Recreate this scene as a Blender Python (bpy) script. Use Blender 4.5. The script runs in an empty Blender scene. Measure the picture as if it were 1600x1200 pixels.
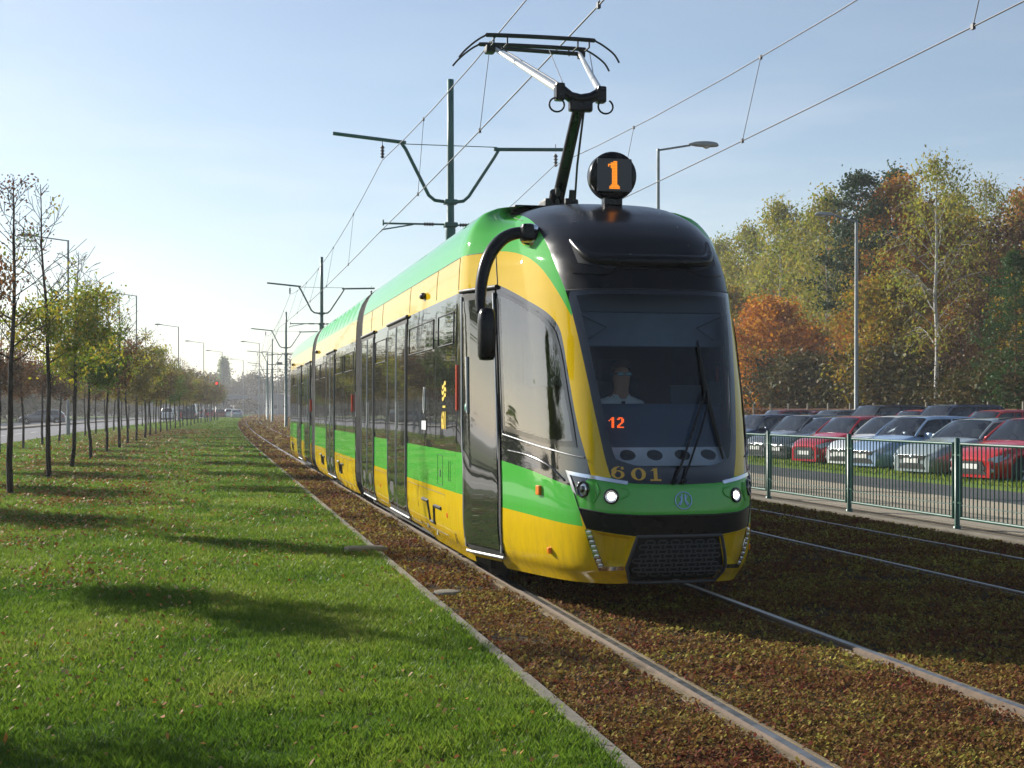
import bpy, bmesh, math, random
import numpy as np
from mathutils import Vector, Matrix, Euler
from mathutils.geometry import delaunay_2d_cdt
R = math.radians
random.seed(7)
scene = bpy.context.scene
COL = scene.collection
HC = 1.54                       # eye height
TH = R(11.6)                    # heading right of the track axis (+Y)

# ------------------------------------------------------------------ helpers
def link(o, parent=None):
    COL.objects.link(o)
    if parent is not None: o.parent = parent
    return o

def tag(o, label=None, cat=None, group=None, kind=None):
    if label: o['label'] = label
    if cat: o['category'] = cat
    if group: o['group'] = group
    if kind: o['kind'] = kind
    return o

def thing(name, label, cat, loc=(0, 0, 0), rz=0, group=None):
    o = bpy.data.objects.new(name, None)
    o.empty_display_size = .2
    COL.objects.link(o)
    o.location = loc; o.rotation_euler = (0, 0, rz)
    return tag(o, label, cat, group)

def copy_tree(o, parent=None):
    c = o.copy(); COL.objects.link(c); c.parent = parent
    for ch in [k for k in bpy.data.objects if k.parent == o]:
        copy_tree(ch, c)
    return c

class MB:
    """collects shapes into one mesh"""
    def __init__(s): s.v = []; s.f = []; s.m = []; s.sm = []
    def add(s, vs, fs, m=0, smooth=False):
        b = len(s.v); s.v += [tuple(p) for p in vs]
        for f in fs:
            s.f.append([b + i for i in f]); s.m.append(m); s.sm.append(smooth)
    def box(s, c, d, m=0, rot=None, bev=0):
        x, y, z = d[0] / 2, d[1] / 2, d[2] / 2
        if bev:
            bm = bmesh.new(); bmesh.ops.create_cube(bm, size=1)
            bmesh.ops.scale(bm, vec=d, verts=bm.verts)
            bmesh.ops.bevel(bm, geom=bm.edges, offset=bev, segments=2, affect='EDGES', profile=.6)
            bm.verts.index_update()
            vs = [v.co.copy() for v in bm.verts]; fs = [[v.index for v in f.verts] for f in bm.faces]
            bm.free()
        else:
            vs = [Vector(p) for p in ((-x,-y,-z),(x,-y,-z),(x,y,-z),(-x,y,-z),(-x,-y,z),(x,-y,z),(x,y,z),(-x,y,z))]
            fs = [(0,3,2,1),(4,5,6,7),(0,1,5,4),(1,2,6,5),(2,3,7,6),(3,0,4,7)]
        if rot is not None:
            M = Euler(rot).to_matrix(); vs = [M @ v for v in vs]
        s.add([(v[0]+c[0], v[1]+c[1], v[2]+c[2]) for v in vs], fs, m)
    def tube(s, path, r, n=8, m=0, caps=True, smooth=True, flat=None):
        P = [Vector(p) for p in path]
        if not hasattr(r, '__len__'): r = [r] * len(P)
        vs = []; prev = None
        for i, p in enumerate(P):
            d = (P[min(i+1, len(P)-1)] - P[max(i-1, 0)])
            if d.length < 1e-9: d = Vector((0, 0, 1))
            d.normalize()
            if prev is None:
                u = d.orthogonal().normalized()
                if abs(d.z) > .9: u = Vector((1, 0, 0)); u = (u - d * u.dot(d)).normalized()
            else:
                u = (prev - d * prev.dot(d)).normalized()
            prev = u; w = d.cross(u)
            a, b = (r[i], r[i]) if flat is None else (r[i], r[i] * flat)
            for k in range(n):
                t = 2 * math.pi * (k + .5) / n
                vs.append(p + u * (math.cos(t) * a) + w * (math.sin(t) * b))
        fs = []
        for i in range(len(P)-1):
            for k in range(n):
                k2 = (k+1) % n
                fs.append((i*n+k, i*n+k2, (i+1)*n+k2, (i+1)*n+k))
        s.add(vs, fs, m, smooth)
        if caps:
            s.add(vs[:n], [list(range(n))[::-1]], m); s.add(vs[-n:], [list(range(n))], m)
    def lathe(s, prof, c, axis='z', n=20, m=0, smooth=True):
        vs = []
        for (r_, h) in prof:
            for k in range(n):
                t = 2*math.pi*k/n; a, b = r_*math.cos(t), r_*math.sin(t)
                p = {'z': (a, b, h), 'y': (a, h, b), 'x': (h, a, b)}[axis]
                vs.append((p[0]+c[0], p[1]+c[1], p[2]+c[2]))
        fs = []
        for i in range(len(prof)-1):
            for k in range(n):
                k2 = (k+1) % n; fs.append((i*n+k, i*n+k2, (i+1)*n+k2, (i+1)*n+k))
        s.add(vs, fs, m, smooth)
    def quad(s, a, b, c, d, m=0): s.add([a, b, c, d], [(0, 1, 2, 3)], m)
    def poly_ext(s, pts, vec, m=0):
        n = len(pts); A = [Vector(p) for p in pts]; B = [p + Vector(vec) for p in A]
        fs = [list(range(n))[::-1], [n+i for i in range(n)]] + [(i, (i+1) % n, n+(i+1) % n, n+i) for i in range(n)]
        s.add(A + B, fs, m)
    def build(s, name, mats, parent=None, loc=None):
        me = bpy.data.meshes.new(name)
        me.from_pydata(s.v, [], s.f); me.update()
        if not isinstance(mats, (list, tuple)): mats = [mats]
        for m in mats: me.materials.append(m)
        me.polygons.foreach_set('material_index', s.m)
        me.polygons.foreach_set('use_smooth', s.sm)
        o = bpy.data.objects.new(name, me)
        if loc: o.location = loc
        return link(o, parent)

def np_mesh(name, verts, nper, mats, rnd=None, parent=None, smooth=False, mi=None):
    """verts (N*nper,3) -> N separate faces of nper corners, attribute 'rnd' per face"""
    verts = np.ascontiguousarray(verts, dtype=np.float32).reshape(-1, 3)
    n = len(verts) // nper
    me = bpy.data.meshes.new(name)
    me.vertices.add(n*nper); me.loops.add(n*nper); me.polygons.add(n)
    me.vertices.foreach_set('co', verts.ravel())
    me.loops.foreach_set('vertex_index', np.arange(n*nper, dtype=np.int32))
    me.polygons.foreach_set('loop_start', np.arange(0, n*nper, nper, dtype=np.int32))
    if mi is not None: me.polygons.foreach_set('material_index', mi.astype(np.int32))
    if rnd is not None:
        a = me.attributes.new('rnd', 'FLOAT', 'POINT')
        a.data.foreach_set('value', np.repeat(rnd.astype(np.float32), nper))
    me.update(calc_edges=True)
    if not isinstance(mats, (list, tuple)): mats = [mats]
    for m in mats: me.materials.append(m)
    o = bpy.data.objects.new(name, me)
    return link(o, parent)

def bend(y): return 2.3e-4 * max(0.0, y-50)**2
def tb(y): return 1.0e-4 * max(0.0, y-50)**2      # the tram track bends less than the road
def tbn(y): return 1.0e-4 * np.maximum(0.0, y-50)**2
def bendn(y): return 2.3e-4 * np.maximum(0.0, y-50)**2
def y_at(ximg, p):
    """distance along the track of the point at lateral x=p seen in image column ximg (measured)"""
    r = (ximg-800)/2300; c, s = math.cos(TH), math.sin(TH)
    return p*(c-r*s)/(s+r*c)

# ------------------------------------------------------------------ materials
def new_mat(name):
    m = bpy.data.materials.new(name); m.use_nodes = True
    nt = m.node_tree; return m, nt, nt.nodes['Principled BSDF']
def N(nt, t, **k):
    n = nt.nodes.new(t)
    for a, b in k.items():
        if a in n.inputs: n.inputs[a].default_value = b
        else: setattr(n, a, b)
    return n
def ramp(nt, cols, interp='LINEAR'):
    r = nt.nodes.new('ShaderNodeValToRGB'); e = r.color_ramp.elements
    r.color_ramp.interpolation = interp
    while len(e) < len(cols): e.new(.5)
    for i, (p, c) in enumerate(cols):
        e[i].position = p; e[i].color = (*c, 1)
    return r
def simple(name, col, rough=.5, metal=0, coat=0, var=.0, scale=8, bump=0, bscale=60, spec=.5, emit=None, es=1):
    m, nt, p = new_mat(name)
    p.inputs['Base Color'].default_value = (*col, 1)
    p.inputs['Roughness'].default_value = rough
    p.inputs['Metallic'].default_value = metal
    p.inputs['Coat Weight'].default_value = coat
    p.inputs['Coat Roughness'].default_value = .05
    p.inputs['Specular IOR Level'].default_value = spec
    if emit:
        p.inputs['Emission Color'].default_value = (*emit, 1); p.inputs['Emission Strength'].default_value = es
    tc = N(nt, 'ShaderNodeTexCoord')
    if var:
        n = N(nt, 'ShaderNodeTexNoise', Scale=scale, Detail=6.0)
        nt.links.new(tc.outputs['Object'], n.inputs['Vector'])
        r = ramp(nt, [(.3, tuple(c*(1-var) for c in col)), (.7, tuple(min(1, c*(1+var)) for c in col))])
        nt.links.new(n.outputs['Fac'], r.inputs['Fac']); nt.links.new(r.outputs['Color'], p.inputs['Base Color'])
        rr = N(nt, 'ShaderNodeMapRange'); rr.inputs['To Min'].default_value = max(.02, rough*.75); rr.inputs['To Max'].default_value = min(1, rough*1.3)
        nt.links.new(n.outputs['Fac'], rr.inputs['Value']); nt.links.new(rr.outputs['Result'], p.inputs['Roughness'])
    if bump:
        n2 = N(nt, 'ShaderNodeTexNoise', Scale=bscale, Detail=4.0)
        nt.links.new(tc.outputs['Object'], n2.inputs['Vector'])
        b = N(nt, 'ShaderNodeBump', Strength=bump, Distance=.02)
        nt.links.new(n2.outputs['Fac'], b.inputs['Height']); nt.links.new(b.outputs['Normal'], p.inputs['Normal'])
    return m

def paint(name, col, dirt=.25, rough=.22, metal=0):
    """glossy vehicle paint with road dirt near the bottom"""
    m, nt, p = new_mat(name)
    tc = N(nt, 'ShaderNodeTexCoord'); sx = N(nt, 'ShaderNodeSeparateXYZ')
    nt.links.new(tc.outputs['Object'], sx.inputs['Vector'])
    n = N(nt, 'ShaderNodeTexNoise', Scale=3.0, Detail=8.0, Roughness=.65)
    mp = N(nt, 'ShaderNodeMapping'); mp.inputs['Scale'].default_value = (6, 6, 1.2)
    nt.links.new(tc.outputs['Object'], mp.inputs['Vector']); nt.links.new(mp.outputs['Vector'], n.inputs['Vector'])
    hr = N(nt, 'ShaderNodeMapRange'); hr.inputs['From Min'].default_value = 1.0; hr.inputs['From Max'].default_value = .15
    hr.inputs['To Min'].default_value = .12; hr.inputs['To Max'].default_value = 1
    nt.links.new(sx.outputs['Z'], hr.inputs['Value'])
    nr = ramp(nt, [(.42, (0, 0, 0)), (.75, (1, 1, 1))]); nt.links.new(n.outputs['Fac'], nr.inputs['Fac'])
    mu = N(nt, 'ShaderNodeMath', operation='MULTIPLY'); nt.links.new(hr.outputs['Result'], mu.inputs[0]); nt.links.new(nr.outputs['Color'], mu.inputs[1])
    mu2 = N(nt, 'ShaderNodeMath', operation='MULTIPLY'); mu2.inputs[1].default_value = dirt; nt.links.new(mu.outputs[0], mu2.inputs[0])
    mx = N(nt, 'ShaderNodeMix', data_type='RGBA'); mx.inputs['A'].default_value = (*col, 1); mx.inputs['B'].default_value = (.10, .08, .055, 1)
    nt.links.new(mu2.outputs[0], mx.inputs['Factor']); nt.links.new(mx.outputs['Result'], p.inputs['Base Color'])
    ra = N(nt, 'ShaderNodeMapRange'); ra.inputs['To Min'].default_value = rough+.2; ra.inputs['To Max'].default_value = .6
    nt.links.new(mu2.outputs[0], ra.inputs['Value']); nt.links.new(ra.outputs['Result'], p.inputs['Roughness'])
    p.inputs['Metallic'].default_value = metal
    p.inputs['Coat Weight'].default_value = .9; p.inputs['Coat Roughness'].default_value = .03; p.inputs['Specular IOR Level'].default_value = .0
    n3 = N(nt, 'ShaderNodeTexNoise', Scale=2.2, Detail=1.0); nt.links.new(tc.outputs['Object'], n3.inputs['Vector'])
    b = N(nt, 'ShaderNodeBump', Strength=.02, Distance=.01)
    nt.links.new(n3.outputs['Fac'], b.inputs['Height']); nt.links.new(b.outputs['Normal'], p.inputs['Coat Normal'])
    return m

def tinted_glass(name, col=(.012, .013, .013), wav=.06, rough=.02, spec=.6):
    m, nt, p = new_mat(name)
    p.inputs['Base Color'].default_value = (*col, 1); p.inputs['Roughness'].default_value = rough
    p.inputs['Specular IOR Level'].default_value = .5; p.inputs['IOR'].default_value = 1.95
    tc = N(nt, 'ShaderNodeTexCoord'); n3 = N(nt, 'ShaderNodeTexNoise', Scale=1.6, Detail=1.5)
    nt.links.new(tc.outputs['Object'], n3.inputs['Vector'])
    b = N(nt, 'ShaderNodeBump', Strength=wav, Distance=.05)
    nt.links.new(n3.outputs['Fac'], b.inputs['Height']); nt.links.new(b.outputs['Normal'], p.inputs['Normal'])
    return m

def clear_glass(name, tint=(.62, .68, .70), ior=1.52):
    m, nt, p = new_mat(name); nt.nodes.remove(p)
    out = nt.nodes['Material Output']
    t = N(nt, 'ShaderNodeBsdfTransparent'); t.inputs['Color'].default_value = (*tint, 1)
    g = N(nt, 'ShaderNodeBsdfGlossy'); g.inputs['Roughness'].default_value = .015; g.inputs['Color'].default_value = (1, 1, 1, 1)
    f = N(nt, 'ShaderNodeFresnel', IOR=ior)
    mx = N(nt, 'ShaderNodeMixShader')
    nt.links.new(f.outputs[0], mx.inputs[0]); nt.links.new(t.outputs[0], mx.inputs[1]); nt.links.new(g.outputs[0], mx.inputs[2])
    nt.links.new(mx.outputs[0], out.inputs['Surface'])
    return m

def leafmat(name, cols, trans=.35, rough=.55, spec=.12):
    m, nt, p = new_mat(name)
    at = N(nt, 'ShaderNodeAttribute', attribute_name='rnd')
    r = ramp(nt, [(i/(len(cols)-1) if len(cols) > 1 else 0, c) for i, c in enumerate(cols)])
    nt.links.new(at.outputs['Fac'], r.inputs['Fac'])
    oi = N(nt, 'ShaderNodeObjectInfo')
    hs = N(nt, 'ShaderNodeHueSaturation')
    mr = N(nt, 'ShaderNodeMapRange'); mr.inputs['To Min'].default_value = .8; mr.inputs['To Max'].default_value = 1.2
    nt.links.new(oi.outputs['Random'], mr.inputs['Value']); nt.links.new(mr.outputs['Result'], hs.inputs['Value'])
    nt.links.new(r.outputs['Color'], hs.inputs['Color'])
    nt.links.new(hs.outputs['Color'], p.inputs['Base Color']); p.inputs['Roughness'].default_value = rough
    p.inputs['Specular IOR Level'].default_value = spec
    tr = N(nt, 'ShaderNodeBsdfTranslucent'); nt.links.new(hs.outputs['Color'], tr.inputs['Color'])
    mx = N(nt, 'ShaderNodeMixShader'); mx.inputs[0].default_value = trans
    nt.links.new(p.outputs[0], mx.inputs[1]); nt.links.new(tr.outputs[0], mx.inputs[2])
    nt.links.new(mx.outputs[0], nt.nodes['Material Output'].inputs['Surface'])
    return m

def ground_mat(name, cols, scale=2.0, fine=40.0, bump=.6, rough=.95, mixf=.5, bd=.03):
    m, nt, p = new_mat(name)
    tc = N(nt, 'ShaderNodeTexCoord')
    a = N(nt, 'ShaderNodeTexNoise', Scale=scale, Detail=5.0); b = N(nt, 'ShaderNodeTexNoise', Scale=fine, Detail=8.0, Roughness=.7)
    nt.links.new(tc.outputs['Object'], a.inputs['Vector']); nt.links.new(tc.outputs['Object'], b.inputs['Vector'])
    mx = N(nt, 'ShaderNodeMix', data_type='FLOAT'); mx.inputs['Factor'].default_value = mixf
    nt.links.new(a.outputs['Fac'], mx.inputs['A']); nt.links.new(b.outputs['Fac'], mx.inputs['B'])
    k = len(cols); r = ramp(nt, [(.33 + .34*i/(k-1), c) for i, c in enumerate(cols)])
    nt.links.new(mx.outputs['Result'], r.inputs['Fac']); nt.links.new(r.outputs['Color'], p.inputs['Base Color'])
    p.inputs['Roughness'].default_value = rough; p.inputs['Specular IOR Level'].default_value = .25
    bp = N(nt, 'ShaderNodeBump', Strength=bump, Distance=bd); nt.links.new(b.outputs['Fac'], bp.inputs['Height']); nt.links.new(bp.outputs['Normal'], p.inputs['Normal'])
    return m

M = {}
M['yellow'] = paint('tram_yellow', (.70, .455, .008), .42)
M['green'] = paint('tram_green', (.085, .44, .065), .38)
M['black_gloss'] = simple('black_gloss', (.012, .012, .014), .12, coat=.6, var=.2)
M['black_satin'] = simple('black_satin', (.006, .006, .007), .24, coat=.0, var=.2, spec=.22)
M['black_matt'] = simple('black_matt', (.015, .015, .016), .6, var=.25)
M['rubber'] = simple('rubber', (.012, .012, .012), .75, bump=.2)
M['dark_under'] = simple('underframe', (.01, .009, .008), .9, var=.3)
M['chrome'] = simple('chrome', (.75, .76, .78), .12, metal=1)
M['alu'] = simple('aluminium', (.42, .43, .44), .45, metal=.6, var=.1)
M['trim'] = simple('window_trim', (.16, .165, .17), .4, metal=.5)
M['grille_hex'] = simple('grille_hex', (.055, .055, .058), .5)
M['white_tube'] = simple('arm_tube', (.62, .62, .60), .35, metal=.3)
M['dglass'] = tinted_glass('dark_glass', (.022, .023, .022), .035)
M['dglass_wavy'] = tinted_glass('dark_glass_curved', wav=.16)
M['door_glass'] = tinted_glass('door_glass', (.03, .032, .026), .012)
M['screen'] = clear_glass('windscreen_glass', (.86, .91, .96), 1.45)
M['cab_glass'] = clear_glass('cab_side_glass', (.80, .84, .84), 2.2)
M['frit'] = simple('glass_border', (.008, .009, .011), .05, coat=.5)
M['orange_lens'] = simple('orange_lens', (.9, .22, .01), .2, coat=.5)
M['red_lens'] = simple('red_lens', (.7, .05, .01), .25, coat=.4)
M['led_orange'] = simple('led_orange', (.9, .35, .02), .5, emit=(1, .30, .012), es=.75)
M['led_red'] = simple('led_red', (.9, .15, .02), .5, emit=(1, .13, .01), es=.8)
M['lamp_on'] = simple('lamp_on', (1, 1, 1), .2, emit=(1, .97, .92), es=6)
M['led_white'] = simple('led_lens', (.75, .76, .78), .08, metal=.7)
M['number_gold'] = simple('number_gold', (.62, .36, .05), .35)
M['sticker_white'] = simple('sticker_white', (.7, .7, .68), .5)
M['sticker_yellow'] = simple('sticker_yellow', (.8, .55, .03), .5)
M['emblem'] = simple('emblem', (.35, .55, .85), .25, metal=.3)
M['dash_grey'] = simple('dash_grey', (.68, .72, .76), .6, var=.08)
M['dash_dark'] = simple('dash_dark', (.045, .07, .11), .7, var=.1)
M['cab_wall'] = simple('cab_wall', (.13, .085, .075), .8, var=.2)
M['blind'] = simple('sun_blind', (.10, .13, .16), .85, var=.1)
M['steel'] = simple('rail_steel', (.30, .29, .28), .42, metal=1, var=.35, scale=14)
M['steel_rust'] = simple('rail_flank', (.13, .09, .06), .8, var=.3, scale=20)
M['steel_dull'] = simple('rail_side', (.10, .085, .07), .7, metal=.3)
M['strip'] = ground_mat('rail_filler', [(.12, .09, .055), (.29, .23, .145)], 3, 60, .5)
M['pole_green'] = simple('pole_green', (.02, .105, .09), .45, var=.2, scale=3)
M['cable'] = simple('cable', (.05, .05, .055), .5, metal=.6)
M['insul'] = simple('insulator', (.03, .02, .02), .35)
M['galv'] = simple('galvanised', (.22, .24, .24), .45, metal=.6, var=.15)
M['lamp_grey'] = simple('lamp_grey', (.30, .31, .30), .5, var=.1)
M['lamp_glass'] = simple('lamp_glass', (.6, .6, .58), .2)
M['fence_green'] = simple('fence_green', (.02, .085, .06), .4, var=.2)
M['concrete'] = ground_mat('concrete', [(.13, .115, .09), (.27, .245, .20)], 3, 50, .3)
M['skin'] = simple('skin', (.55, .32, .22), .5)
M['shirt'] = simple('shirt', (.78, .84, .88), .8)
M['hair'] = simple('hair', (.10, .06, .035), .8)
M['trousers'] = simple('trousers', (.02, .025, .04), .8)
M['seat'] = simple('seat_fabric', (.03, .035, .05), .9, var=.2)
# ------------------------------------------------------------------ camera, light, sky
cam = bpy.data.cameras.new('camera'); camo = bpy.data.objects.new('camera', cam); COL.objects.link(camo)
camo.location = (0, 0, HC); camo.rotation_euler = (R(90), 0, -TH)
cam.sensor_width = 36; cam.lens = 2300/1600*36; cam.shift_y = 38/1600
cam.clip_start = .1; cam.clip_end = 6000
scene.camera = camo
SUN_EL = 23.5; sd = Vector((-.63, .775, 0)).normalized() * math.cos(R(SUN_EL)); sd.z = math.sin(R(SUN_EL))
su = bpy.data.lights.new('sun', 'SUN'); su.energy = 5.0; su.angle = R(.53); su.color = (1, .95, .86)
suo = bpy.data.objects.new('sun', su); COL.objects.link(suo); suo.rotation_euler = sd.to_track_quat('Z', 'Y').to_euler()
w = bpy.data.worlds.new('World'); scene.world = w; w.use_nodes = True; nt = w.node_tree
bg = nt.nodes['Background']
sky = nt.nodes.new('ShaderNodeTexSky'); sky.sky_type = 'NISHITA'; sky.sun_disc = False
sky.sun_elevation = R(SUN_EL); sky.sun_rotation = math.atan2(sd.x, sd.y)
sky.altitude = 80; sky.air_density = 1.0; sky.dust_density = .55; sky.ozone_density = 2.6
bg.inputs['Strength'].default_value = .078
# thin high cloud
tc = N(nt, 'ShaderNodeTexCoord'); mp = N(nt, 'ShaderNodeMapping'); mp.inputs['Scale'].default_value = (2.0, 2.0, 11); mp.inputs['Rotation'].default_value = (0, R(4), R(20))
nz = N(nt, 'ShaderNodeTexNoise', Scale=2.3, Detail=7.0, Roughness=.55)
nt.links.new(tc.outputs['Generated'], mp.inputs['Vector']); nt.links.new(mp.outputs['Vector'], nz.inputs['Vector'])
cr_ = ramp(nt, [(.46, (0, 0, 0)), (.80, (.32, .32, .32))]); nt.links.new(nz.outputs['Fac'], cr_.inputs['Fac'])
sz = N(nt, 'ShaderNodeSeparateXYZ'); nt.links.new(tc.outputs['Generated'], sz.inputs['Vector'])
mz = N(nt, 'ShaderNodeMapRange'); mz.inputs['From Min'].default_value = .30; mz.inputs['From Max'].default_value = .05
nt.links.new(sz.outputs['Z'], mz.inputs['Value'])
mm = N(nt, 'ShaderNodeMath', operation='MULTIPLY'); nt.links.new(cr_.outputs['Color'], mm.inputs[0]); nt.links.new(mz.outputs['Result'], mm.inputs[1])
mx = N(nt, 'ShaderNodeMix', data_type='RGBA'); mx.inputs['B'].default_value = (9.5, 9.2, 9.0, 1)
nt.links.new(mm.outputs[0], mx.inputs['Factor']); hs_ = N(nt, 'ShaderNodeHueSaturation'); hs_.inputs['Saturation'].default_value = .82; nt.links.new(sky.outputs['Color'], hs_.inputs['Color']); nt.links.new(hs_.outputs['Color'], mx.inputs['A']); nt.links.new(mx.outputs['Result'], bg.inputs['Color'])
vs_ = scene.view_settings; vs_.view_transform = 'Standard'; vs_.look = 'None'; vs_.exposure = 0.76; vs_.gamma = 1; vs_.use_curve_mapping = False
cy = scene.cycles
cy.use_denoising = True; cy.max_bounces = 6; cy.diffuse_bounces = 2; cy.glossy_bounces = 3; cy.transmission_bounces = 4
cy.transparent_max_bounces = 8; cy.volume_bounces = 0; cy.caustics_reflective = False; cy.caustics_refractive = False
cy.sample_clamp_indirect = 6

# ------------------------------------------------------------------ ground, roads
def ribbon(name, x0, x1, z0, z1, y0, y1, mat, step=6, nx=1, skirt=0, b0=None, b1=None):
    b0 = b0 or (tb if x0 > 0 else bend); b1 = b1 or (tb if x1 > 0 else bend); y1 = min(y1, 350)
    ys = np.arange(y0, y1+.01, step); vs = []; fs = []
    xs = np.linspace(x0, x1, nx+1); zs = np.linspace(z0, z1, nx+1)
    cols = [(a, b) for a, b in zip(xs, zs)]
    if skirt: cols = [(x0, z0-skirt)] + cols + [(x1, z1-skirt)]
    k = len(cols)
    for y in ys:
        for (x, z) in cols: u = (x-x0)/(x1-x0); vs.append((x+b0(y)*(1-u)+b1(y)*u, y, z))
    for i in range(len(ys)-1):
        for j in range(k-1): fs.append((i*k+j, i*k+j+1, (i+1)*k+j+1, (i+1)*k+j))
    me = bpy.data.meshes.new(name); me.from_pydata(vs, [], fs); me.update(); me.materials.append(mat)
    o = bpy.data.objects.new(name, me); link(o); tag(o, kind='structure'); return o

M['lawn'] = ground_mat('lawn_soil', [(.020, .050, .008), (.045, .105, .016), (.075, .14, .022)], .8, 22, .9)
M['lawn_far'] = ground_mat('lawn_grass', [(.025, .052, .006), (.045, .085, .009), (.08, .11, .015)], .5, 9, .6)
M['sedum_bed'] = ground_mat('sedum_bed', [(.022, .013, .008), (.050, .032, .018), (.070, .052, .022), (.065, .07, .022)], 1.3, 45, 1.0, bd=.05)
M['asphalt'] = ground_mat('asphalt', [(.060, .060, .064), (.095, .094, .098)], .6, 90, .25, .85)
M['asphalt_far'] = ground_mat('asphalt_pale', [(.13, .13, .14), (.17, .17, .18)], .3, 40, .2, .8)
M['paving'] = ground_mat('paving', [(.30, .25, .18), (.42, .36, .27)], 1.2, 25, .3)
M['verge'] = ground_mat('verge_grass', [(.05, .09, .014), (.10, .16, .025), (.15, .17, .04)], 1.2, 20, .8)
M['forest_floor'] = ground_mat('forest_floor', [(.045, .03, .015), (.09, .06, .025), (.06, .07, .02)], .7, 14, .8)
M['field'] = ground_mat('field', [(.06, .08, .03), (.10, .11, .05)], .02, 3, .5)

g = MB(); g.add([(-2500, -600, -.35), (2500, -600, -.35), (2500, 3500, -.35), (-2500, 3500, -.35)], [(0, 1, 2, 3)])
tag(g.build('ground', M['field']), kind='structure')
ribbon('lawn', -8.85, 1.72, -.012, -.012, -12, 66, M['lawn'], nx=4, skirt=.3)
ribbon('lawn_far', -8.85, 1.72, -.008, -.008, 66, 420, M['lawn_far'], nx=4, skirt=.3)
ribbon('kerb', 1.735, 1.80, .012, .012, -12, 420, M['concrete'], step=3, skirt=.25)
ribbon('track_bed', 1.80, 9.02, -.035, -.035, -12, 420, M['sedum_bed'], nx=4, skirt=.3)
M['dirt'] = ground_mat('dirt', [(.09, .07, .045), (.20, .165, .115)], 2, 30, .6)  # sandy earth, its tone darkened to stand for partial shade along this edge
ribbon('fence_kerb', 9.02, 9.12, .035, .035, -12, 160, M['concrete'], step=3, skirt=.2)
ribbon('path_edge', 9.12, 9.60, .015, .015, -12, 160, M['dirt'], step=3, skirt=.2)
ribbon('pavement', 9.60, 12.5, .02, .02, -12, 160, M['paving'], skirt=.2)
ribbon('road_by_car_park', 12.5, 15.0, -.03, -.05, -12, 160, M['asphalt'], skirt=.2)
ribbon('grass_verge', 15.0, 16.7, .02, -.02, -12, 160, M['verge'], step=4, nx=3, skirt=.2)
ribbon('car_park', 16.7, 31.0, -.09, -.02, -12, 200, M['asphalt'], nx=3, skirt=.2)
ribbon('forest_floor', 31.0, 150, .0, .2, -12, 300, M['forest_floor'], nx=3, skirt=.2)
ribbon('road', -16.2, -8.85, -.10, -.10, -12, 420, M['asphalt_far'], nx=2, skirt=.2)
ribbon('median_kerb', -17.6, -16.2, .05, .03, -12, 420, M['concrete'], skirt=.2)
ribbon('opposite_carriageway', -25.5, -17.6, -.10, -.10, -12, 420, M['asphalt_far'], nx=2, skirt=.2)
ribbon('far_verge', -70, -25.5, .0, .0, -12, 420, M['verge'], nx=3, skirt=.2)
# road markings
mk = MB()
for i in range(60):
    y = 20 + i*7; b0, b1 = bend(y), bend(y+3)
    mk.add([(-12.6+b0, y, -.096), (-12.48+b0, y, -.096), (-12.48+b1, y+3, -.096), (-12.6+b1, y+3, -.096)], [(0, 1, 2, 3)])
tag(mk.build('road_markings', simple('road_paint', (.6, .6, .58), .7)), kind='structure')

# ------------------------------------------------------------------ tram tracks
def rail_path(x, y0=-10, y1=346, step=4): return [(x+tb(y), y) for y in np.arange(y0, y1+.1, step)]
def track(cx, label):
    t = thing('tram_track', label, 'track', (cx, 0, 0))
    for s in (-1, 1):
        x = s*.7475
        P = rail_path(0)
        m = MB(); n = len(P)
        # head: polished steel, raised 1 cm
        sec = [(-.036, -.05), (-.036, .002), (-.021, .009), (.021, .009), (.036, .002), (.036, -.05)]
        if True:
            vs = []
            for (bx, y) in P:
                for (a, z) in sec: vs.append((x+bx+a, y, z))
            k = len(sec); fs = [(i*k+j, i*k+j+1, (i+1)*k+j+1, (i+1)*k+j) for i in range(n-1) for j in range(k-1)]
            for i in range(n-1):
                for j in range(k-1): m.add([vs[i*k+j], vs[i*k+j+1], vs[(i+1)*k+j+1], vs[(i+1)*k+j]], [(0, 1, 2, 3)], 0 if j == 2 else 1)
        m.build('rail', [M['steel'], M['steel_rust']], t)
        m = MB()
        gx = -s*.058       # flange groove on the inner side
        for a, b, z, mi in ((-.085, -.036, -.008, 0), (.036, .085, -.008, 0)):
            if (gx > 0) == (a > 0):
                if a > 0: segs = ((a, a+.030, -.035, 1), (a+.030, b, z, 0))
                else: segs = ((b-.030, b, -.035, 1), (a, b-.030, z, 0))
            else: segs = ((a, b, z, 0),)
            for (u, v, zz, q) in segs:
                vs = []
                for (bx, y) in P: vs += [(x+bx+u, y, zz-.04), (x+bx+u, y, zz), (x+bx+v, y, zz), (x+bx+v, y, zz-.04)]
                m.add(vs, [(i*4+j, i*4+j+1, (i+1)*4+j+1, (i+1)*4+j) for i in range(n-1) for j in range(3)], q)
        m.build('filler_strip', [M['strip'], M['steel_dull']], t)
    return t
track(TXC := 3.33, 'grooved steel rails in beige concrete strips that the green and yellow tram stands on')
track(7.38, 'empty pair of shaded rails between the tram and the green railing')

# ------------------------------------------------------------------ ground vegetation
rng = np.random.default_rng(3)
def vnoise(x, y, sc, seed=0):
    """cheap smooth value noise"""
    r = np.random.default_rng(seed); G = r.random((64, 64))
    u = (x/sc) % 63; v = (y/sc) % 63
    i = np.floor(u).astype(int); j = np.floor(v).astype(int); fu = u-i; fv = v-j
    fu = fu*fu*(3-2*fu); fv = fv*fv*(3-2*fv); i2 = (i+1) % 64; j2 = (j+1) % 64
    return (G[i, j]*(1-fu)+G[i2, j]*fu)*(1-fv)+(G[i, j2]*(1-fu)+G[i2, j2]*fu)*fv

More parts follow.
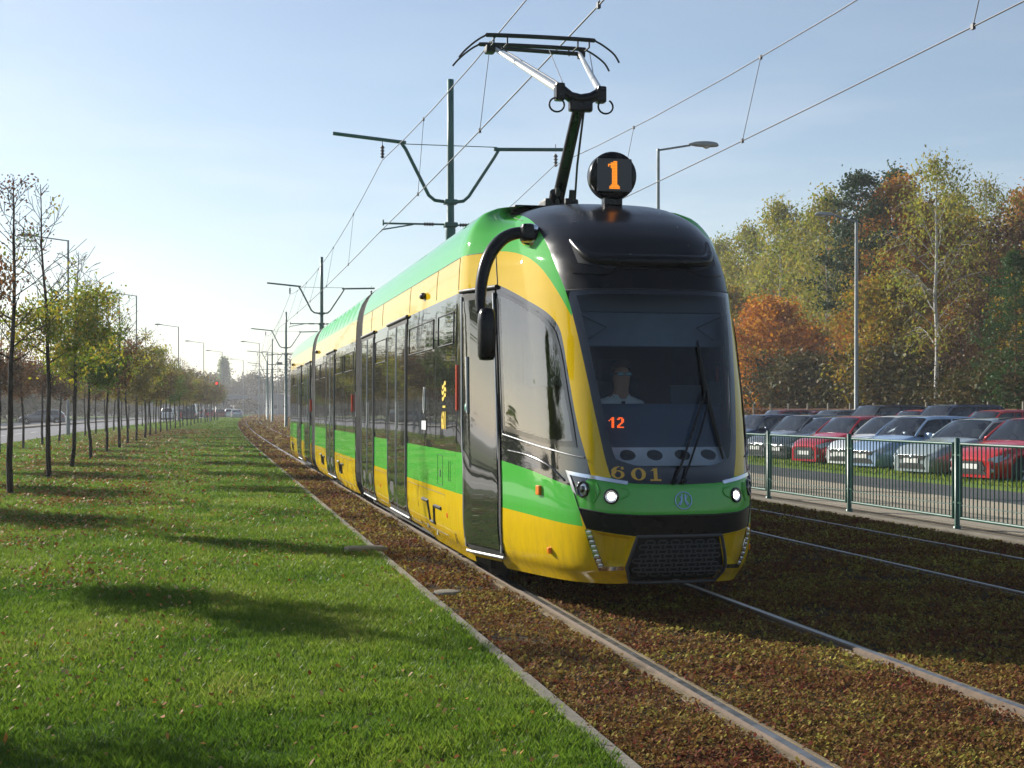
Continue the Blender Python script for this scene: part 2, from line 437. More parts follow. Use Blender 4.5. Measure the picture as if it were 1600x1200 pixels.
def left_edge(y): return np.maximum(-8.8, y*math.tan(R(11.6-19.4)) - 2.8)
def scatter(n, y0, y1, xa, xb):
    y = rng.uniform(y0, y1, n); a = xa(y) if callable(xa) else np.full(n, xa)
    b = xb(y) if callable(xb) else np.full(n, xb)
    x = a + rng.random(n)*(b-a); u = np.clip((x+8.85)/10.57, 0, 1); return x + bendn(y)*(1-u)+tbn(y)*u, y

def blades(x, y, z, h, wd, lean):
    n = len(x); a = rng.uniform(0, 2*np.pi, n); dx, dy = np.cos(a), np.sin(a)
    la = rng.uniform(0, 2*np.pi, n); lx, ly = np.cos(la)*lean, np.sin(la)*lean
    P = np.zeros((n, 4, 3))
    P[:, 0] = np.stack([x-dx*wd, y-dy*wd, z], 1); P[:, 1] = np.stack([x+dx*wd, y+dy*wd, z], 1)
    P[:, 2] = np.stack([x+dx*wd*.6+lx*h*.45, y+dy*wd*.6+ly*h*.45, z+h*.62], 1)
    P[:, 3] = np.stack([x+lx*h, y+ly*h, z+h], 1)
    return P
out = []; rn = []
for (y0, y1, dens, hh, wd) in ((3.5, 8, 8500, .045, .0024), (8, 13, 5600, .045, .0032), (13, 20, 3000, .045, .0046), (20, 32, 1200, .048, .008), (32, 60, 300, .055, .014), (60, 120, 60, .06, .03), (120, 210, 16, .08, .06), (210, 345, 6, .10, .12)):
    area = (y1-y0)*(1.7-left_edge((y0+y1)/2)); n = int(area*dens)
    x, y = scatter(n, y0, y1, left_edge, 1.75)
    c = vnoise(x, y, .35, 1)*.5 + vnoise(x, y, .12, 2)*.5
    h = hh*(.45+1.0*c)*rng.uniform(.6, 1.2, n)
    out.append(blades(x, y, np.full(n, -.014), h, wd*rng.uniform(.7, 1.3, n), rng.uniform(.1, .9, n)))
    rn.append(np.clip(.15+.5*vnoise(x, y, .9, 5)+.45*(rng.random(n)-.3)+.15*(c-.5), 0, 1))
M['grass'] = leafmat('grass_blade', [(.028, .062, .008), (.065, .135, .012), (.115, .20, .016), (.19, .265, .03), (.30, .27, .08)], .48, .5, .22)
tag(np_mesh('grass', np.concatenate(out).reshape(-1, 3), 4, M['grass'], np.concatenate(rn)), 'short green lawn grass along the left of the tram', 'grass', kind='stuff')

# fallen leaves on the lawn
def litter(name, x, y, z, size, mat, lift=.5):
    n = len(x); a = rng.uniform(0, 2*np.pi, n); s = size*rng.uniform(.5, 1.3, n)
    u = np.stack([np.cos(a), np.sin(a), rng.normal(0, lift, n)], 1); v = np.stack([-np.sin(a), np.cos(a), rng.normal(0, lift, n)], 1)
    c = np.stack([x, y, z], 1); s = s[:, None]
    fold = np.zeros((n, 3)); fold[:, 2] = 1
    P = np.zeros((n, 4, 3)); P[:, 0] = c-u*s; P[:, 1] = c-v*s*.6+fold*s*.3; P[:, 2] = c+u*s; P[:, 3] = c+v*s*.7+fold*s*.15
    return P
out = []
for (y0, y1, n, sz) in ((3.5, 12, 4200, .0145), (12, 24, 9500, .020), (24, 45, 9500, .030), (45, 110, 8000, .05)):
    x, y = scatter(n*4, y0, y1, lambda q: np.maximum(left_edge(q)-1, -8.8), 1.7)
    xl = x-bendn(y)
    k = (rng.random(len(x)) < np.clip(.13+.85*np.exp(-((xl+3.6)/2.6)**2), 0, 1)*(vnoise(x, y, 1.1, 8)**1.3*1.6))
    x, y = x[k][:n], y[k][:n]
    out.append(litter('l', x, y, np.full(len(x), .030), sz, None))
P = np.concatenate(out)
M['litter'] = leafmat('fallen_leaf', [(.12, .045, .014), (.34, .11, .02), (.42, .19, .035), (.46, .28, .10), (.20, .09, .03), (.50, .38, .22)], .2, .6)
tag(np_mesh('fallen_leaves', P.reshape(-1, 3), 4, M['litter'], rng.random(len(P))), 'orange and brown leaves fallen on the lawn', 'leaves', kind='stuff')

# stonecrop ground cover between the rails
out = []; rn = []
def near_rail(x): return np.minimum.reduce([np.abs(x-c) for c in (3.33-.7475, 3.33+.7475, 7.38-.7475, 7.38+.7475)]) < .070+rng.random(len(x))**2*.03
for (y0, y1, dens, sz) in ((3.5, 8, 5200, .0105), (8, 12.5, 3400, .013), (12.5, 19, 1500, .018), (19, 32, 650, .026), (32, 60, 170, .045), (60, 110, 50, .08), (110, 200, 16, .13), (200, 340, 6, .22)):
    xr = 9.0; area = (y1-y0)*(xr-1.78); n = int(area*dens)
    x, y = scatter(n, y0, y1, 1.775, lambda q: np.minimum(xr, np.maximum(6.5, q*math.tan(R(31.5))+2.6)))
    k = ~near_rail(x-tbn(y)); x, y = x[k], y[k]; n = len(x)
    hgt = .5*vnoise(x, y, .22, 11)+.5*vnoise(x, y, .07, 12)
    z = -.03 + rng.random(n)**.6*(.008+.055*hgt)
    a = rng.uniform(0, 2*np.pi, n); s = sz*rng.uniform(.5, 1.25, n)[:, None]
    u = np.stack([np.cos(a), np.sin(a), rng.normal(0, .6, n)], 1); v = np.stack([-np.sin(a), np.cos(a), rng.normal(0, .6, n)], 1)
    c = np.stack([x, y, z], 1)
    P = np.zeros((n, 4, 3)); P[:, 0] = c-u*s; P[:, 1] = c-v*s*.75; P[:, 2] = c+u*s; P[:, 3] = c+v*s*.75
    f = .6*vnoise(x, y, .55, 21)+.4*vnoise(x, y, .18, 22)
    keep = rng.random(n) < np.clip((.6*vnoise(x, y, .42, 31)+.4*vnoise(x, y, .13, 32))*2.6-.25, .12, 1)
    P, f, n = P[keep], f[keep], int(keep.sum()); out.append(P)
    rn.append(np.clip((f-.5)*.75+.52+rng.normal(0, .27, n), 0, 1))
M['sedum'] = leafmat('stonecrop', [(.21, .055, .035), (.15, .062, .03), (.21, .10, .036), (.26, .15, .042), (.25, .19, .045), (.40, .36, .07)], .34, .8)
tag(np_mesh('ground_cover', np.concatenate(out).reshape(-1, 3), 4, M['sedum'], np.concatenate(rn)), 'red and yellow green stonecrop growing over the track bed', 'ground cover', kind='stuff')
# verge grass tufts in front of the parked cars
n = 26000; y = rng.uniform(14, 70, n); x = rng.uniform(15.0, 16.9, n)+tbn(y)
tag(np_mesh('verge_grass', blades(x, y, np.full(n, -.02), rng.uniform(.05, .13, n), np.full(n, .014), rng.uniform(.1, .8, n)).reshape(-1, 3), 4, M['grass'], np.clip(.45+.5*rng.random(n), 0, 1)), 'strip of grass in front of the parked cars', 'grass', kind='stuff')

# concrete cover across the lawn edge, flat stone near the rail, small stone
m = MB(); m.box((0, 0, 0), (.44, .30, .12), 0, bev=.012); m.box((.0, 0, .063), (.38, .24, .01), 0, bev=.003)
o = m.build('concrete_slab', M['concrete']); o.location = (1.66, 15.95, -.025); o.rotation_euler = (0, 0, R(4)); tag(o, 'low grey concrete slab lying across the edge of the lawn', 'slab')
m = MB(); m.lathe([(0, .012), (.10, .012), (.13, .004), (.135, -.01)], (0, 0, 0), n=9)
o = m.build('flat_stone', M['concrete']); o.location = (1.95, 12.2, .0); tag(o, 'flat pale stone lying in the stonecrop beside the near rail', 'stone')
# ------------------------------------------------------------------ tram body surface
TX, TY = 3.33, 10.22
PLAN = [(0,0),(.2,.008),(.37,.04),(.52,.12),(.65,.28),(.745,.5),(.82,.75),(.90,1.08),(1.01,1.55),(1.12,1.98),(1.185,2.25),(1.2,2.5),(1.2,2.8),(1.2,40)]
ROWS = [(.20,.90,.20),(.27,.93,.16),(.34,.965,.07),(.45,.99,.03),(.6,1,.005),(.8,1,0),(.98,1,.02),(1.06,1,.05),(1.3,1,.10),(1.7,1,.21),(2.1,1,.34),(2.43,.995,.47),(2.6,.99,.57),(2.75,.985,.69),(2.9,.97,.86),(3.03,.94,1.08),(3.13,.90,1.32),(3.21,.85,1.58),(3.27,.79,1.85),(3.32,.68,2.2),(3.35,.5,2.6),(3.37,.25,3.0),(3.375,0,3.2)]
def cr(P, n, mirror0=False):
    out = []
    for i in range(len(P)-1):
        p0 = P[max(i-1, 0)]; p1 = P[i]; p2 = P[i+1]; p3 = P[min(i+2, len(P)-1)]
        if i == 0 and mirror0: p0 = (-P[1][0], P[1][1])
        for k in range(n):
            t = k/n
            out.append(tuple(.5*((2*b)+(-a+c)*t+(2*a-5*b+4*c-d)*t*t+(-a+3*b-3*c+d)*t**3) for a, b, c, d in zip(p0, p1, p2, p3)))
    out.append(P[-1]); return out
_pl = np.array(cr(PLAN[:-1], 12, True)+[PLAN[-1]]); _tt = np.concatenate([[0], np.cumsum(np.hypot(*np.diff(_pl, axis=0).T))])
_rows = np.array(ROWS)
_rv = np.concatenate([[0], np.cumsum(np.hypot(np.diff(_rows[:, 0]), 1.2*np.diff(_rows[:, 1])))])
VTOP = _rv[-1]
def h2v(h): return float(np.interp(h, _rows[:, 0], _rv))
def v2h(v): return float(np.interp(v, _rv, _rows[:, 0]))
def S0(t, v):
    w = float(np.interp(abs(t), _tt, _pl[:, 0]))*(1 if t >= 0 else -1); d = float(np.interp(abs(t), _tt, _pl[:, 1]))
    h = float(np.interp(v, _rv, _rows[:, 0])); sx = float(np.interp(v, _rv, _rows[:, 1])); n = float(np.interp(v, _rv, _rows[:, 2]))
    f = min(max(1-d/2.9, 0), 1); f = f*f*(3-2*f); f = min(f*1.25, 1)
    return Vector((-w*sx, d+n*f, h))
def Sv(t, v, off=0):
    p = S0(t, v)
    if off:
        e = .012; a = S0(t+e, v)-S0(t-e, v); b = S0(t, min(v+e, VTOP))-S0(t, max(v-e, 0))
        nn = b.cross(a); nn.normalize()
        p = p + nn*off
    return p
def S(t, h, off=0): return Sv(t, h2v(h), off)
def t_of_y(y):      # arc parameter of a point on the straight side, y in world
    return float(np.interp(y-TY, _pl[:, 1], _tt))

def inpoly(x, y, P):
    c = False; j = len(P)-1
    for i in range(len(P)):
        xi, yi = P[i]; xj, yj = P[j]
        if (yi > y) != (yj > y) and x < (xj-xi)*(y-yi)/(yj-yi)+xi: c = not c
        j = i
    return c
def dens(P, step, closed=True):
    out = []; n = len(P)
    for i in range(n if closed else n-1):
        a, b = P[i], P[(i+1) % n]; L = math.hypot(b[0]-a[0], b[1]-a[1]); k = max(1, int(math.ceil(L/step)))
        for j in range(k): out.append((a[0]+(b[0]-a[0])*j/k, a[1]+(b[1]-a[1])*j/k))
    if not closed: out.append(P[-1])
    return out
def patch(name, outer, regions, classify, mats, parent, off=0, grid=(.06, .06), step=.05, thick=0, surf=Sv, smooth=True):
    """triangulates `outer` in surface coordinates with the outlines of `regions` as edges; classify(t,v)->material or None"""
    vs = []; es = []
    def addring(P, closed=True):
        D = dens(P, step, closed); b = len(vs); vs.extend(Vector(p) for p in D)
        n = len(D); es.extend((b+i, b+(i+1) % n) for i in range(n if closed else n-1))
        return D
    ring = addring(outer)
    no = len(ring)
    for r in regions: addring(r)
    ts = [p[0] for p in outer]; hs = [p[1] for p in outer]
    gx, gy = grid
    t = math.floor(min(ts)/gx)*gx
    while t < max(ts):
        v = math.floor(min(hs)/gy)*gy
        while v < max(hs):
            if inpoly(t+1e-4, v+1e-4, outer): vs.append(Vector((t+1e-4, v+1e-4)))
            v += gy
        t += gx
    V, E, F, ov, oe, of = delaunay_2d_cdt(vs, es, [], 0, 1e-6)
    co = [surf(p.x, p.y, off) for p in V]
    nd = {}
    for p, q in zip(V, co):
        e = .012; a_ = S0(p.x+e, p.y)-S0(p.x-e, p.y); b_ = S0(p.x, min(p.y+e, VTOP))-S0(p.x, max(p.y-e, 0)); n_ = b_.cross(a_)
        nd[tuple(round(c, 5) for c in q)] = n_.normalized() if n_.length > 1e-9 else Vector((0, 0, 1))
    fs = []; ms = []
    for f in F:
        cx = sum(V[i].x for i in f)/len(f); cyy = sum(V[i].y for i in f)/len(f)
        if not inpoly(cx, cyy, outer): continue
        k = classify(cx, cyy) if classify else 0
        if k is None: continue
        fs.append(list(f)[::-1]); ms.append(k)
    me = bpy.data.meshes.new(name)
    bm = bmesh.new(); bv = [bm.verts.new(p) for p in co]
    for f, k in zip(fs, ms):
        try: q = bm.faces.new([bv[i] for i in f]); q.material_index = k; q.smooth = smooth
        except ValueError: pass
    bmesh.ops.delete(bm, geom=[v for v in bm.verts if not v.link_faces], context='VERTS')
    bmesh.ops.recalc_face_normals(bm, faces=bm.faces)
    if thick:
        be = [e for e in bm.edges if e.is_boundary]
        cen = Vector((0, 0, 0))
        nv = {}
        for e in be:
            for v_ in e.verts: nv.setdefault(v_, None)
        bm.normal_update()
        sgn = 1
        r = bmesh.ops.extrude_edge_only(bm, edges=be)
        newv = [q for q in r['geom'] if isinstance(q, bmesh.types.BMVert)]
        kd = {tuple(round(c, 5) for c in v_.co): v_ for v_ in nv}
        for q in newv:
            o_ = kd[tuple(round(c, 5) for c in q.co)]
            nrm = nd.get(tuple(round(c, 5) for c in q.co), o_.normal).copy()
            # body surface points outwards from the tram axis
            ax = Vector((q.co.x, q.co.y-3, q.co.z-1.6))
            if nrm.dot(ax) < 0: nrm = -nrm
            q.co -= nrm*thick; nd[tuple(round(c, 5) for c in q.co)] = nrm
        for f in bm.faces:
            pass
    # faces look outwards, and shading follows the true surface
    for f in bm.faces:
        s_ = Vector((0, 0, 0))
        for v_ in f.verts: s_ += nd.get(tuple(round(c, 5) for c in v_.co), Vector((0, 0, 0)))
        f.normal_update()
        if f.normal.dot(s_) < 0: f.normal_flip()
    bm.to_mesh(me); bm.free()
    if smooth:
        nn_ = []
        for v_ in me.vertices:
            q = nd.get(tuple(round(c, 5) for c in v_.co)); nn_.append(tuple(q) if q is not None else (0, 0, 0))
        me.normals_split_custom_set_from_vertices(nn_)
    if not isinstance(mats, (list, tuple)): mats = [mats]
    for m in mats: me.materials.append(m)
    o = bpy.data.objects.new(name, me); return link(o, parent)

hv = lambda P: [(t, h2v(h)) for t, h in P]
mir = lambda P: [(-t, v) for t, v in P][::-1]

T = thing('tram', 'green and yellow articulated low floor tram with a black front running on route 1', 'tram', (TX, TY, 0))
def yt(y): return t_of_y(y)
L1 = yt(21.10)                     # rear edge of first section
# --- key curves (arc t, height h)
ws_left = [(.765,2.445),(.725,2.31),(.672,2.06),(.622,1.77),(.57,1.46),(.52,1.18),(.482,1.035)]
gr_top = [(.482,1.035),(.37,1.00),(.2,.99),(0,.985)]
pil_out = [(2.03,2.575),(1.81,2.53),(1.5,2.45),(1.2,2.355),(1.0,2.265),(.885,2.16),(.845,2.02),(.825,1.87),(.79,1.63),(.745,1.39),(.69,1.20),(.645,1.045)]
yt_line = [(2.05,2.865),(1.72,2.85),(1.35,2.80),(1.12,2.70),(.98,2.58),(.87,2.45),(.79,2.34),(.727,2.24)]
blk_bot = [(.645,1.045),(.78,.96),(.89,.965),(1.17,1.01),(1.51,1.06),(2.03,1.115)]
dome_edge = [(.765,2.445),(.80,2.53),(.85,2.66),(.90,2.83),(.96,2.97),(1.04,3.11),(1.22,3.225),(1.6,3.30),(2.1,3.335),(2.4,3.35)]
def vv(P): return [(t, h2v(h)) for t, h in P]
def smooth_c(P, n=5): return cr(vv(P), n)
c_ws = smooth_c(ws_left); c_gr = smooth_c(gr_top); c_po = smooth_c(pil_out); c_yt = smooth_c(yt_line); c_bb = smooth_c(blk_bot); c_de = smooth_c(dome_edge)
WS = c_ws + c_gr[1:] + mir(c_gr)[1:] + mir(c_ws)[1:]                       # windscreen outline (ends at top corners)
DOMEb = [(t, v) for t, v in c_de] + [(2.4, VTOP), (-2.4, VTOP)] + mir(c_de)
CAB = c_po + c_bb[1:]                                                      # black side window field
GREEN_UP = c_yt + [c_ws[0]] + c_de[1:] + [(2.4, VTOP), (L1, VTOP), (L1, h2v(2.865))]
GREEN_UP = c_yt[:-1] + [p for p in [c_yt[-1]]] + [p for p in c_ws[::-1] if p[1] > c_yt[-1][1]+1e-3] + c_de[1:] + [(2.4, VTOP), (L1, VTOP), (L1, h2v(2.865))]
low_g = smooth_c([(0,.76),(.28,.76),(.52,.77),(.78,.805),(.782,.67),(.94,.68),(1.5,.71),(2.05,.735),(2.83,.795),(6,.785)])
GREEN_LO = c_gr[::-1] + [c_bb[0]] + c_bb[1:] + [(2.83, h2v(1.155)), (L1, h2v(1.165)), (L1, h2v(.785)), (6, h2v(.785)), (2.83, h2v(.795)), (2.05, h2v(.735)), (1.5, h2v(.71)), (.94, h2v(.68)), (.74, h2v(.672)), (.785, h2v(.805)), (.52, h2v(.77)), (.28, h2v(.76)), (0, h2v(.76))]
BUMP = vv([(0,.76),(.28,.76),(.52,.77),(.785,.805),(.705,.658),(.47,.63),(.28,.61),(0,.61)])
door_w = (2.05, 2.83)
BAND = vv([(2.03,2.55),(2.03,1.115),(2.83,1.155),(L1,1.165),(L1,2.55)])
bottom1 = vv([(0,.26),(.3,.26),(.42,.25),(.9,.235),(1.4,.225),(2.1,.22),(2.17,.27),(2.75,.27),(2.80,.22),(yt(14.6),.22),(yt(14.9),.27),(yt(15.7),.30),(L1,.30)])
outer = [(L1, VTOP), (-L1, VTOP)] + mir(bottom1)[0:] + bottom1[1:]
regs = []
for P in (WS, CAB, GREEN_UP, GREEN_LO, BUMP, BAND):
    regs.append(P)
    if P is not WS: regs.append(mir(P))
GRILLE = vv([(-.345,.612),(.30,.612),(.375,.38),(.34,.262),(-.38,.262),(-.415,.38)])
GR0 = vv([(-.335,.60),(.29,.60),(.365,.38),(.33,.285),(-.37,.285),(-.405,.38)])
regs.append(GRILLE)
POCK = vv([(.655,.648),(.325,.607),(.40,.385),(.585,.372)])
POCKR = mir(POCK)
CABH = vv([(1.93,2.47),(1.80,2.44),(1.5,2.365),(1.22,2.275),(1.06,2.195),(.975,2.10),(.925,1.98),(.90,1.87),(.87,1.64),(.835,1.44),(.815,1.295),(1.03,1.295),(1.45,1.34),(1.93,1.40)])
regs += [POCK, POCKR, CABH, mir(CABH)]
def cls(t, v):
    a = abs(t); h = v2h(v)
    if inpoly(t, v, WS): return None
    if inpoly(t, v, GRILLE): return None
    if inpoly(a, v, CABH): return None
    if inpoly(t, v, POCK) or inpoly(t, v, POCKR): return None
    if a <= 2.4 and inpoly(t, v, DOMEb) : return 2
    if inpoly(a, v, BUMP): return 3
    if inpoly(a, v, CAB): return 4
    if inpoly(a, v, GREEN_UP): return 1
    if inpoly(a, v, GREEN_LO): return 1
    if inpoly(a, v, BAND): return 4
    return 0
DOMEr = [p for p in DOMEb]
regs.append(DOMEr)
# the coarse rear and the fine front are one mesh
body = patch('body_shell', outer, regs, cls, [M['yellow'], M['green'], M['black_satin'], M['black_satin'], M['dglass']], T, grid=(.07, .07), step=.045)
# black gloss dome: same shell, with a moulded brow across it
br = MB()
bc = cr([(.62,2.86),(.56,2.77),(.47,2.69),(.30,2.665),(0,2.66),(-.30,2.665),(-.47,2.69),(-.56,2.77),(-.62,2.86)], 5)
pts = [S(t, h, .0) for t, h in bc]
br.tube(pts, [.014+.046*math.sin(math.pi*i/(len(pts)-1)) for i in range(len(pts))], 12)
br.build('brow_moulding', M['black_satin'], T)
br = MB()
for sg in (-1, 1):
    bc = cr([(sg*.66,2.58),(sg*.5,2.565),(sg*.38,2.56),(sg*.28,2.60),(sg*.05,2.605)], 5)
    br.tube([S(t, h, .0) for t, h in bc], .009, 8)
br.build('brow_ridge', M['black_satin'], T)
# flat matt black patches standing in for the dark recess under the brow
for sg in (-1, 1):
    P = vv([(sg*.60,2.66),(sg*.34,2.595),(sg*.30,2.62),(sg*.46,2.665),(sg*.63,2.80)])
    if sg > 0: P = P[::-1]
    patch('brow_recess_patch', P, [], None, M['black_matt'], T, off=.004, grid=(.05, .05), step=.04, thick=.003)
# seams
def seam(path, r=.004, name='panel_seam', mat=None, off=.0015):
    for P in path:
        m = MB(); m.tube([Sv(t, v, off) for t, v in dens(vv(P), .05, False)], r, 5, caps=False)
        m.build(name, mat or M['black_matt'], T)
seam([[(-.765,2.445),(-.4,2.44),(0,2.44),(.4,2.44),(.765,2.445)]], .006)
for sg in (1, -1):
    seam([[(sg*.90,1.06),(sg*.785,.805),(sg*.70,.655),(sg*.585,.36)], [(sg*2.0,2.56),(sg*2.0,2.86)], [(sg*2.10,.50),(sg*2.16,.25)]], .004)
    seam([[(sg*1.75,3.31),(sg*1.45,3.25),(sg*1.2,3.14)]], .003)
# --- windscreen: black border and clear pane
top = [(.765,2.445),(-.765,2.445)]
inner_l = [(.66,2.40),(.635,2.30),(.592,2.06),(.548,1.77),(.50,1.46),(.462,1.24),(.44,1.17)]
c_in = smooth_c(inner_l); c_ib = smooth_c([(.44,1.17),(.30,1.125),(.15,1.11),(0,1.105)])
INN = c_in + c_ib[1:] + mir(c_ib)[1:] + mir(c_in)[1:]
wsb = patch('windscreen', WS, [INN], lambda t, v: 1 if inpoly(t, v, INN) else 0, [M['frit'], M['screen']], T, off=.004, grid=(.06, .06), step=.04, thick=.0)
# --- cab side windows, with the silver line along their lower edge
for sg in (1, -1):
    Wn = [(1.98,2.52),(1.80,2.48),(1.5,2.405),(1.2,2.31),(1.03,2.225),(.93,2.13),(.885,2.0),(.86,1.87),(.83,1.64),(.795,1.44),(.77,1.25),(1.03,1.255),(1.45,1.30),(1.98,1.36)]
    P = vv([(sg*t, h) for t, h in Wn]);
    if sg < 0: P = P[::-1]
    patch('cab_window', P, [[(sg*q, u) for q, u in CABH][::sg]], lambda t, v: 1 if inpoly(abs(t), v, CABH) else 0, [M['black_gloss'], M['cab_glass']], T, off=.006, thick=.005)
    m = MB()
    m.tube([S(sg*t, h, .006) for t, h in cr([(2.0,2.45),(1.995,1.9),(1.99,1.33)], 4)], .005, 6)
    m.tube([S(sg*t, h, .006) for t, h in cr([(1.99,1.33),(1.45,1.265),(1.03,1.215),(.70,1.175)], 5)], .006, 6)
    m.build('window_trim', M['trim'], T)
    # grooved ridge below the glass
    m = MB(); m.tube([S(sg*t, h, .003) for t, h in cr([(1.9,1.20),(1.5,1.17),(1.15,1.10),(.95,1.0)], 5)], [.008]*16, 6)
    m.build('body_ridge', M['black_gloss'], T)

# --- windows and doors on the straight side
def rect(y0, y1, h0, h1, sg): 
    a, b = yt(y0), yt(y1)
    P = vv([(a, h0), (b, h0), (b, h1), (a, h1)])
    return P if sg > 0 else mir(P)
def side_window(y0, y1, sg, parent, vent=False):
    o = patch('window', rect(y0+.02, y1-.02, 1.23, 2.46, sg), [], None, M['dglass'], parent, off=.005, grid=(.4, .3), step=.25, thick=.004)
    if vent:
        m = MB(); a, b = yt(y0+.15), yt(y1-.15)
        for P in ([(a,2.12),(b,2.12)], [(a,2.12),(a,2.40)], [(b,2.12),(b,2.40)], [(a,2.40),(b,2.40)]):
            m.tube([S(sg*t, h, .008) for t, h in P], .006, 4)
        m.build('vent_frame', M['black_matt'], o)
    return o
def double_door(y0, y1, sg, parent, leaves=2, top=2.53, bot=.345):
    d = patch('door', rect(y0, y1, bot, top, sg), [], None, M['rubber'], parent, off=.010, grid=(.4, .4), step=.2, thick=.008)
    w_ = (y1-y0)/leaves
    for k in range(leaves):
        a, b = y0+k*w_+.035, y0+(k+1)*w_-.035
        patch('door_leaf', rect(a, b, bot+.05, top-.05, sg), [], None, M['door_glass'], d, off=.016, grid=(.4, .3), step=.2, thick=.006)
        m = MB()
        for P in ([(yt(a),bot+.05),(yt(a),top-.05)], [(yt(b),bot+.05),(yt(b),top-.05)]):
            m.tube([S(sg*t, h, .017) for t, h in dens(P, .3, False)], .006, 4)
        m.build('leaf_edge', M['alu'], d)
    m = MB(); m.tube([S(sg*yt(y), bot-.012, .014) for y in np.linspace(y0, y1, 8)], .014, 6); m.build('sill', M['alu'], d)
    m = MB(); m.tube([S(sg*yt(y), top+.02, .012) for y in np.linspace(y0-.03, y1+.03, 8)], .022, 6); m.build('head_seal', M['black_matt'], d)
    if leaves == 2:
        m = MB(); yc = (y0+y1)/2
        m.tube([S(sg*yt(yc-.10), 1.30, .022), S(sg*yt(yc-.10), 1.62, .022)], .008, 5)
        m.build('door_sticker', M['sticker_white'], d)
    return d
side_door_front = {}
for sg in (1, -1):
    a, b = 2.05, 2.83
    P = vv([(sg*a, .335), (sg*b, .345), (sg*b, 2.52), (sg*a, 2.53)])
    if sg < 0: P = P[::-1]
    d = patch('door', P, [], None, M['rubber'], T, off=.010, grid=(.2, .3), step=.1, thick=.008)
    P2 = vv([(sg*(a+.05), .385), (sg*(b-.05), .395), (sg*(b-.05), 2.46), (sg*(a+.05), 2.47)])
    if sg < 0: P2 = P2[::-1]
    patch('door_leaf', P2, [], None, M['door_glass'], d, off=.017, grid=(.2, .3), step=.1, thick=.006)
    m = MB()
    m.tube([S(sg*t, h, .018) for t, h in [(a+.02,.36),(a+.02,1.4),(a+.02,2.5)]], .009, 5)
    m.tube([S(sg*t, h, .018) for t, h in [(b-.02,.36),(b-.02,1.4),(b-.02,2.5)]], .009, 5)
    m.build('leaf_edge', M['alu'], d)
    m = MB(); m.tube([S(sg*(a+(b-a)*k/7), .325, .016) for k in range(8)], .015, 6); m.build('sill', M['alu'], d)
    m = MB(); m.tube([S(sg*(a-.05+(b-a+.1)*k/7), 2.55, .012) for k in range(8)], .020, 6); m.build('head_seal', M['black_matt'], d)
    m = MB(); m.tube([S(sg*(b-.16), 1.50, .020), S(sg*(b-.16), 1.98, .020)], .014, 4); m.build('door_sticker', M['sticker_white'], d)
    m = MB(); q = S(sg*(b-.12), 1.545, .018); m.lathe([(.0, -.004*sg), (.035, -.004*sg), (.035, 0), (0, .004)], q, 'x', 14); m.build('door_button', simple('door_button', (.15, .4, .3), .4), d)
for sg in (1, -1):
    side_window(12.78, 14.0, sg, T, True); side_window(14.0, 16.08, sg, T, True)
    double_door(16.14, 17.87, sg, T)
    side_window(17.93, 19.40, sg, T, True)
    double_door(19.45, 21.0, sg, T)

